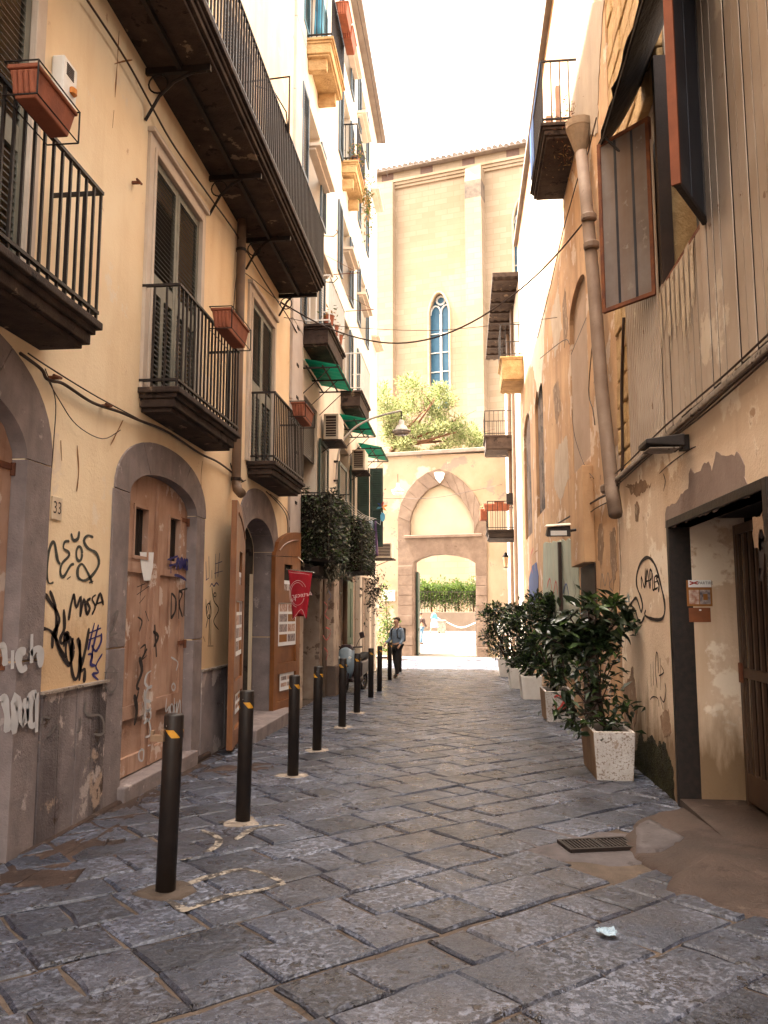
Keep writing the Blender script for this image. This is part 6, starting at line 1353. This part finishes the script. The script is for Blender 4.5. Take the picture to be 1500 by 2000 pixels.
# ================================================================== PLANTERS AND SHRUBS (right)
def tub(px, py, w_, dep, h, label, m='tubwhite', ms='tubside', flare=.028):
    g = gnd(px, py); t = T('planter_tub', g, label, 'planter', 'concrete planters along the right wall'); x0, y0 = g.x-flare, g.y-flare
    z0 = g.z-.01; z1 = g.z+h; f = flare; b = [(x0+f, y0+f, z0), (x0+w_-f, y0+f, z0), (x0+w_-f, y0+dep-f, z0), (x0+f, y0+dep-f, z0)]; tp_ = [(x0, y0, z1), (x0+w_, y0, z1), (x0+w_, y0+dep, z1), (x0, y0+dep, z1)]
    mb = MB(); mb.add(b+tp_, [(3,2,1,0), (0,1,5,4), (1,2,6,5), (2,3,7,6)]); mb.cur = 1; mb.add(b+tp_, [(3,0,4,7)])
    e = .045; inn = [(x0+e, y0+e, z1), (x0+w_-e, y0+e, z1), (x0+w_-e, y0+dep-e, z1), (x0+e, y0+dep-e, z1)]; lo = [(p[0], p[1], z1-.07) for p in inn]
    mb.cur = 0; mb.add(tp_+inn, [(0,1,5,4), (1,2,6,5), (2,3,7,6), (3,0,4,7)]); mb.add(inn+lo, [(0,1,5,4), (1,2,6,5), (2,3,7,6), (3,0,4,7)])
    o = mb.build('tub_body', [m, ms], t)
    bm = bmesh.new(); bm.from_mesh(o.data); bmesh.ops.remove_doubles(bm, verts=bm.verts, dist=.0005); bm.to_mesh(o.data); bm.free()
    bv = o.modifiers.new('bevel', 'BEVEL'); bv.width = .012; bv.segments = 2
    MB().add([(p[0], p[1], p[2]+.008+random.uniform(0, .02)) for p in lo], [(0,1,2,3)]).build('soil', 'soil', t)
    return Vector((x0+w_/2, y0+dep/2, z1-.06))
t1 = tub(1166, 1524, .41, .95, .47, 'weathered white concrete planter standing closest to the mossy wall', 'tub')
t2 = tub(1068, 1410, .46, .85, .47, 'brown stained concrete planter with painted marks, next after the weathered one', 'tub')
t3 = tub(1021, 1366, .42, .75, .46, 'whitewashed planter with a chipped foot, third along the wall', 'tubwhite', 'tubwhite')
t4 = tub(998, 1345, .50, .9, .47, 'whitewashed planter fourth along the wall', 'tubwhite', 'tubwhite')
t5 = tub(977, 1322, .50, .9, .47, 'whitewashed planter at the end of the row, towards the gateway', 'tubwhite', 'tubwhite')
o2 = [o for o in COL.objects if o.name.startswith('planter_tub')][1]
strokes('graffiti', o2, 'cardred', .03, lambda x, y: onY(x, y, t2.y-.425), (0, -1, 0), [[(1082, 1362), (1092, 1358), (1100, 1370), (1090, 1385), (1082, 1378)], [(1094, 1392), (1104, 1380), (1100, 1366)]], lift=.012)

def blade(L_, w_, m, bend=.2):
    """one glossy leaf: pointed oval folded along the midrib and bending down to its tip, along +X"""
    n = 5; v = []; f = []
    for i in range(n+1):
        t = i/n; ww = w_*math.sin(math.pi*min(.985, t*.93+.04))**.8*.5; z = -bend*L_*t*t; x = L_*t
        v += [(x, -ww, z+ww*.35), (x, 0, z), (x, ww, z+ww*.35)]
    for i in range(n):
        for k in (0, 1): f.append((3*i+k, 3*i+k+1, 3*i+4+k, 3*i+3+k))
    me = bpy.data.meshes.new('leaf'); me.from_pydata(v, [], f); me.materials.append(M[m]); me.polygons.foreach_set('use_smooth', [True]*len(f)); me.update(); return me
LB = [blade(.19, .075, 'leaf'), blade(.17, .065, 'leaf', .35), blade(.18, .07, 'leafy', .15), blade(.14, .055, 'leaf', .1)]
EXTRA = []
def rubber_shrub():
    """the shrub whose leaves can be told apart: stems with whorls of single leaves"""
    t = T('shrub', t1, 'broad-leaved shrub with large glossy leaves in the weathered white planter', 'shrub'); st = MB(); tips = []
    base = t1.copy()
    def P(x, y, dy=0): return onY(x, y, base.y+dy)
    trunk = [base, P(1175, 1385), P(1158, 1330), P(1148, 1292), P(1145, 1270)]
    st.tube(trunk, [.022, .019, .017, .015, .014], 6)
    ends = [(1145,1262,.0),(1120,1245,-.12),(1098,1222,.1),(1110,1200,-.05),(1135,1185,.12),(1150,1170,0),(1168,1185,-.15),(1190,1175,.08),(1208,1170,-.05),(1220,1192,.1),(1205,1205,-.15),(1180,1215,.05),(1158,1225,-.1),(1215,1230,0),(1195,1245,.12),(1225,1215,-.05),(1128,1225,.18),(1075,1245,.05),(1060,1238,-.1),(1092,1255,.1)]
    hub = trunk[3]
    for x, y, dy in ends:
        e = P(x, y, dy); mid = hub.lerp(e, .5)+Vector((random.gauss(0, .02), random.gauss(0, .03), .02)); st.tube([hub.lerp(trunk[4], random.random()), mid, e], [.010, .008, .005], 5); tips.append((e, (e-mid).normalized()))
        tips.append((mid, (e-hub).normalized()))
    low = [(1120,1400,.1),(1105,1375,-.12),(1128,1350,.05),(1150,1345,-.1),(1175,1350,.1),(1200,1358,-.05),(1210,1385,.08),(1190,1395,-.15),(1160,1400,-.2),(1140,1385,.1),(1095,1398,-.1),(1215,1372,0),(1170,1330,.05),(1150,1318,-.05),(1180,1410,-.2),(1135,1418,-.2),(1205,1412,-.1),(1120,1300,.1),(1165,1290,-.1),(1185,1300,.1),(1140,1305,-.15),(1200,1290,.05),(1110,1330,.0),(1190,1330,-.1),(1175,1265,.1),(1115,1275,.1)]
    for x, y, dy in low:
        e = P(x, y, dy); st.tube([base.lerp(trunk[2], random.random()*.8), e], [.009, .005], 5); tips.append((e, (e-base).normalized()))
    st.build('stem', 'wooddk', t, smooth=True)
    n = 0
    for e, d in tips:
        for _ in range(14): EXTRA.append((e+Vector((random.gauss(0, .07), random.gauss(0, .11), random.gauss(-.02, .055))), rdir(.1)))
        k0 = random.random()*6
        for k in range(random.choice((6, 7, 8))):
            if n >= 300: break
            a = k0+k*2.4; side = d.orthogonal().normalized(); side.rotate(Matrix.Rotation(a, 3, d)); dr = (side*1.0+d*random.uniform(.1, .9)+Vector((0, 0, .1))).normalized()
            q = dr.to_track_quat('X', 'Z'); s = random.uniform(.75, 1.2)
            m4 = q.to_matrix().to_4x4() @ Matrix.Rotation(random.gauss(0, .5), 4, 'X') @ Matrix.Scale(s, 4)
            young = e.z > 1.55 and random.random() < .45
            link('leaf', LB[2] if young else random.choice((LB[0], LB[0], LB[1], LB[3])), t, e-d*random.random()*.05, m4); n += 1
rubber_shrub()
leaves('foliage', [o for o in COL.objects if o.name == 'shrub'][0], EXTRA, .13, ['leaf', 'leaf', 'leaf', 'leafy'], .42, kind='stuff')
def bush(c, spots, nlf, label, m=('leaf', 'leaf', 'leaf', 'leafy'), size=.12):
    t = T('shrub', c, label, 'shrub', 'dark shrubs in the planters along the right wall'); st = MB(); pts = []
    for x, y, z, r_ in spots:
        e = Vector((x, y, z)); st.tube([c, c.lerp(e, .5)+Vector((random.gauss(0, .05), random.gauss(0, .05), .05)), e], [.025, .018, .008], 5)
        pts += clumps(e, (r_, r_, r_*.85), int(nlf/len(spots)/14), 14, r_*.42, .35, .25)
    st.build('stem', 'wooddk', t, smooth=True); leaves('foliage', t, pts, size, list(m), .45)
def S(lst, Y): return [(*onY(x, y, Y+dy), r_) for x, y, dy, r_ in lst]
bush(t2, S([(1075,1240,.1,.17),(1100,1275,-.1,.15),(1060,1300,.1,.14),(1085,1320,-.1,.16),(1050,1255,.2,.14),(1095,1225,.1,.12)], t2.y), 1000, 'dark shrub in the brown stained planter')
bush(t3, S([(1050,1185,.1,.30),(1075,1200,.2,.28),(1030,1215,-.1,.30),(1055,1235,0,.30),(1035,1265,.1,.28),(1080,1180,.0,.22),(1030,1295,0,.20)], t3.y), 2200, 'dark shrub in the chipped whitewashed planter')
bush(t4, S([(1010,1200,.1,.34),(1035,1195,0,.30),(995,1225,-.1,.32),(1015,1255,.1,.34),(1000,1285,0,.28),(1030,1280,.1,.25)], t4.y), 2000, 'dark shrub in the fourth planter')
bush(t5, S([(968,1195,.1,.36),(985,1225,0,.36),(960,1240,-.1,.26),(975,1265,.1,.34),(955,1210,.1,.28),(990,1200,.1,.3)], t5.y), 2000, 'shrub in the planter at the end of the row')
# climbing plant by the gateway on the left
q = gnd(757, 1288); t = T('climbing_plant', q, 'light green climbing plant at the corner of the pale house by the gateway', 'plant')
MB().tube([q, q+Vector((0, 0, 1.4)), q+Vector((-.1, 0, 2.8))], [.03, .02, .01], 5).build('stem', 'bark', t)
leaves('foliage', t, [(q+Vector((random.gauss(0, .22), random.gauss(0, .25), random.uniform(.3, 1.6))), rdir()) for _ in range(450)]+[(q+Vector((random.gauss(-.1, .12), random.gauss(0, .2), random.uniform(1.4, 3.2))), rdir()) for _ in range(160)], .16, ['hedge', 'hedge', 'leafy'], .5)

# ================================================================== SCOOTER
def scooter():
    g = gnd(690, 1350); yaw = R(-14); t = T('scooter', g, 'pale blue and black scooter parked facing the lane behind the bollards', 'scooter')
    Rm = Matrix.Translation(g) @ Matrix.Rotation(yaw, 4, 'Z') @ Matrix.Scale(.93, 4)     # local: -Y is the front
    def B(mb, name, m, par=t, **k):
        mb.v = [tuple(Rm @ Vector(v)) for v in mb.v]; return mb.build(name, m, par, **k)
    def wheel(y):
        mb = MB(); pts = [(0, y+.215*math.cos(a), .235+.215*math.sin(a)) for a in [k*math.pi/10 for k in range(21)]]; tr = B(MB().tube(pts, .052, 8, False), 'wheel', 'rubber', smooth=True)
        rim = MB(); 
        for k in range(5): a = k*2*math.pi/5; rim.tube([(0, y, .235), (0, y+.17*math.cos(a), .235+.17*math.sin(a))], .014, 5)
        rim.tube([(0, y+.165*math.cos(a), .235+.165*math.sin(a)) for a in [k*math.pi/8 for k in range(17)]], .018, 6, False); B(rim, 'rim', 'chrome', tr)
    wheel(-.62); wheel(.62)
    B(MB().tube([(0, -.88, .40), (0, -.80, .48), (0, -.62, .515), (0, -.45, .47)], [.04, .075, .085, .06], 8), 'front_fender', 'scootdk', smooth=True)
    B(MB().tube([(-.09, -.62, .24), (-.09, -.50, .60)], .022, 6).tube([(.09, -.62, .24), (.09, -.50, .60)], .022, 6), 'fork', 'scootdk')
    ring = lambda y, z, w_, h: [(-w_, y, z), (0, y-h, z), (w_, y, z)]
    sh_ = MB(); L_ = [(-.44, .36, .10, .03), (-.50, .55, .19, .09), (-.47, .78, .22, .12), (-.42, .98, .17, .10), (-.40, 1.05, .10, .06)]; V = []
    for y, z, w_, h in L_: V += [(w_*math.cos(a), y-h*math.sin(a), z) for a in [math.pi*i/8 for i in range(9)]]
    sh_.add(V, [(9*i+k, 9*i+k+1, 9*i+10+k, 9*i+9+k) for i in range(4) for k in range(8)]); s = B(sh_, 'front_shield', 'scootblue', smooth=True); s.modifiers.new('thickness', 'SOLIDIFY').thickness = .03
    B(MB().hexa([(-.10, -.60, .60), (.10, -.60, .60), (.08, -.56, .74), (-.08, -.56, .74), (-.12, -.615, .62), (.12, -.615, .62), (.1, -.585, .73), (-.1, -.585, .73)]), 'grille', 'scootdk', s)
    for k in (-1, 1): B(MB().lathe((k*.13, -.56, .82), [(.0, -.04), (.045, -.02), (.045, .02), (.0, .04)], 10), 'headlight', 'marble', s)
    B(MB().hexa([(-.20, -.50, .98), (.20, -.50, .98), (.20, -.30, 1.0), (-.20, -.30, 1.0), (-.12, -.48, 1.12), (.12, -.48, 1.12), (.10, -.32, 1.13), (-.10, -.32, 1.13)]), 'handlebar_cover', 'scootdk', bevel=.03)
    h = B(MB().tube([(-.36, -.33, 1.07), (-.15, -.40, 1.06), (.15, -.40, 1.06), (.36, -.33, 1.07)], .018, 6), 'handlebar', 'scootdk')
    for k in (-1, 1):
        B(MB().tube([(k*.22, -.40, 1.07), (k*.30, -.42, 1.22), (k*.36, -.42, 1.30)], .008, 5), 'mirror_arm', 'scootdk', h); B(MB().obox((k*.38, -.42, 1.35), (.055, 0, .02), (0, .018, 0), (-.02, 0, .07)), 'mirror', 'scootdk', h, bevel=.015)
    B(MB().hexa([(-.15, -.42, .25), (.15, -.42, .25), (.17, .2, .25), (-.17, .2, .25), (-.15, -.42, .33), (.15, -.42, .33), (.17, .2, .33), (-.17, .2, .33)]), 'footboard', 'scootdk', bevel=.02)
    B(MB().hexa([(-.15, .15, .3), (.15, .15, .3), (.12, .9, .45), (-.12, .9, .45), (-.18, .12, .70), (.18, .12, .70), (.12, .95, .78), (-.12, .95, .78)]), 'body', 'scootdk', bevel=.05)
    B(MB().hexa([(-.15, .05, .72), (.15, .05, .72), (.13, .85, .79), (-.13, .85, .79), (-.12, .08, .80), (.12, .08, .80), (.10, .82, .90), (-.10, .82, .90)]), 'seat', 'rubber', bevel=.03)
scooter()

# ================================================================== PEOPLE
def skin_mesh(name, verts, edges, m, parent, root=0, sub=2):
    me = bpy.data.meshes.new(name); me.from_pydata([v[0] for v in verts], edges, []); o = link(name, me, parent)
    s = o.modifiers.new('skin', 'SKIN'); s.use_smooth_shade = True
    for i, v in enumerate(verts):
        r_ = v[1] if isinstance(v[1], tuple) else (v[1], v[1]); me.skin_vertices[0].data[i].radius = r_
    me.skin_vertices[0].data[root].use_root = True; b = o.modifiers.new('smooth', 'SUBSURF'); b.levels = sub; b.render_levels = sub; me.materials.append(M[m]); return o
def person(px, py, ht, yaw, label, top, legs, hair='hair', stride=.18, long_hair=False, skirt=False, pack=False, arm=(.1, .1), bend=(.2, .2), at_y=None):
    g = gnd(px, py) if at_y is None else Vector((onY(px, 1192, at_y).x, at_y, gz(at_y))); t = T('person', g, label, 'person'); s = ht/1.7; Rm = Matrix.Translation(g) @ Matrix.Rotation(yaw, 4, 'Z') @ Matrix.Scale(s, 4)
    V = lambda x, y, z: tuple(Rm @ Vector((x, y, z)))   # local: faces -Y
    k = lambda *a: tuple(q*s for q in a) if len(a) > 1 else a[0]*s
    st = stride
    joints = {'pel': ((0, 0, .93), (.13, .10)), 'bel': ((0, 0, 1.06), (.125, .09)), 'che': ((0, .01, 1.26), (.15, .10)), 'nec0': ((0, .01, 1.42), (.07, .06)), 'nec': ((0, 0, 1.48), .048), 'hd0': ((0, -.02, 1.56), (.068, .078)), 'hd1': ((0, -.01, 1.63), (.070, .085)), 'hd2': ((0, 0, 1.685), (.04, .05))}
    for sd, sg, ab, bb in (('l', 1, arm[0], bend[0]), ('r', -1, arm[1], bend[1])):
        f = st*sg
        joints.update({'hip'+sd: ((.09*sg, 0, .88), .085), 'kn'+sd: ((.10*sg, -f*.55-.03, .49), .056), 'an'+sd: ((.10*sg, -f+.02, .09), .038), 'toe'+sd: ((.11*sg, -f-.13, .035), (.035, .03)),
                       'sh'+sd: ((.18*sg, .01, 1.38), .058), 'el'+sd: ((.225*sg, .03-ab*.4, 1.10), .043), 'wr'+sd: ((.225*sg, -.02-ab*.8-bb*.5, .88+bb*.4), .030), 'pm'+sd: ((.222*sg, -.04-ab*.9-bb*.62, .82+bb*.45), (.022, .036)), 'fi'+sd: ((.217*sg, -.06-ab*.9-bb*.70, .76+bb*.48), (.014, .026)), 'th'+sd: ((.20*sg, -.085-ab*.9-bb*.66, .80+bb*.45), .011)})
    ed = [('pel', 'bel'), ('bel', 'che'), ('che', 'nec0'), ('nec0', 'nec'), ('nec', 'hd0'), ('hd0', 'hd1'), ('hd1', 'hd2')]
    for sd in 'lr': ed += [('pel', 'hip'+sd), ('hip'+sd, 'kn'+sd), ('kn'+sd, 'an'+sd), ('an'+sd, 'toe'+sd), ('che', 'sh'+sd), ('sh'+sd, 'el'+sd), ('el'+sd, 'wr'+sd), ('wr'+sd, 'pm'+sd), ('pm'+sd, 'fi'+sd), ('pm'+sd, 'th'+sd)]
    def sub_mesh(name, keys, grow, m, extra=None):
        ks = [q for q in joints if q in keys]; ix = {q: i for i, q in enumerate(ks)}
        vs_ = []
        for q in ks:
            r_ = joints[q][1]; r_ = r_ if isinstance(r_, tuple) else (r_, r_); vs_.append((V(*joints[q][0]), tuple((w_+grow)*s for w_ in r_)))
        return skin_mesh(name, vs_, [(ix[a], ix[b]) for a, b in ed if a in ix and b in ix], m, t, ix.get('pel', 0))
    body = sub_mesh('body', set(joints), 0, 'skin')
    sub_mesh('jacket' if not skirt else 'top', {'pel', 'bel', 'che', 'nec0', 'shl', 'shr', 'ell', 'elr', 'wrl', 'wrr'}, .016, top)
    if skirt:
        mb = MB(); mb.lathe((0, 0, 0), [(.15, 1.0), (.20, .85), (.27, .5), (.29, .42)], 16); mb.v = [tuple(Rm @ Vector(v)) for v in mb.v]; mb.build('skirt', legs, t, smooth=True)
    else: sub_mesh('trousers', {'pel', 'hipl', 'hipr', 'knl', 'knr', 'anl', 'anr'}, .014, legs)
    sub_mesh('shoe', {'anl', 'toel'}, .012, 'rubber'); sub_mesh('shoe', {'anr', 'toer'}, .012, 'rubber')
    mb = MB(); mb.lathe((0, .018, 1.64), [(.06, -.11 if long_hair else -.04), (.085, -.03), (.092, .02), (.08, .06), (.045, .085), (.0, .092)], 14); mb.v = [tuple(Rm @ Vector((x, y+(.012 if z < 1.66 else 0), z))) for x, y, z in mb.v]; hr = mb.build('hair', hair, t, smooth=True)
    fc = MB()   # face: eyes, nose, mouth, ears
    for sx in (-1, 1): fc.obox((sx*.03, -.098, 1.60), (.012, 0, 0), (0, .006, 0), (0, 0, .007)); fc.obox((sx*.078, -.005, 1.59), (.010, 0, 0), (0, .018, 0), (0, 0, .03))
    fc.obox((0, -.105, 1.565), (.012, 0, 0), (0, .016, 0), (0, 0, .025)); fc.obox((0, -.096, 1.525), (.024, 0, 0), (0, .006, 0), (0, 0, .006)); fc.v = [tuple(Rm @ Vector(v)) for v in fc.v]; fc.build('face_features', 'skin', t)
    if pack:
        mb = MB().obox((0, .20, 1.22), (.14, 0, 0), (0, .07, 0), (0, 0, .20)); mb.v = [tuple(Rm @ Vector(v)) for v in mb.v]; mb.build('backpack', 'rubber', t, bevel=.04)
        for sx in (-1, 1):
            mb = MB().tube([(sx*.10, .13, 1.38), (sx*.11, .02, 1.455), (sx*.105, -.115, 1.36), (sx*.12, -.11, 1.15), (sx*.14, .10, 1.06)], .018, 5); mb.v = [tuple(Rm @ Vector(v)) for v in mb.v]; mb.build('backpack_strap', 'rubber', t)
    return t
person(775, 1324, 1.64, R(-35), 'person in a denim jacket and black trousers with a backpack, beside the bollards', 'denim', 'blackcloth', stride=.14, pack=True, arm=(.05, .1), bend=(.15, .25))
person(822, 1258, 1.72, R(150), 'person in a dark jacket and blue jeans walking through the gateway', 'browncloth', 'jeans', stride=.24, at_y=44.5)
person(848, 1235, 1.62, R(70), 'person in a light blue top and lilac skirt in the sunlit square', 'cyancloth', 'lilac', stride=.28, skirt=True, long_hair=True, hair='cardbrown', at_y=55.5, arm=(.3, -.2))
person(983, 1240, 1.75, R(20), 'person in a white shirt and black trousers beyond the planters', 'whitecloth', 'blackcloth', stride=.08, at_y=34.2)

# ================================================================== CABLES ACROSS THE LANE
def span(label, pts, r_): wire('overhead_cable', None, pts, r_, label=label, category='cable')
span('thick cable sagging across the lane to the drainpipe', [onX(548, 590, XL+.1), onY(640, 640, 12.8), onY(740, 668, 12.6), onY(830, 664, 12.3), onY(920, 630, 12.), onY(1010, 570, 11.8), onY(1080, 505, 11.6), onX(1142, 432, XO-.1)], .013)
span('thin cable crossing the lane below the thick one', [onX(555, 620, XL+.05), onY(650, 636, 14.5), onY(790, 645, 15.), onY(900, 642, 15.), onX(1088, 620, XO-.02)], .006)
span('wire running down from the roof along the pale house', [onY(693, -20, 20), onY(722, 130, 22), onY(750, 300, 26), onX(757, 345, XW)], .010)
span('wire strung in front of the gateway arch', [onY(745, 973, 33.8), onY(777, 974, 34.), onY(850, 972, 33.), onY(930, 957, 31.5), onX(985, 945, XO)], .010)
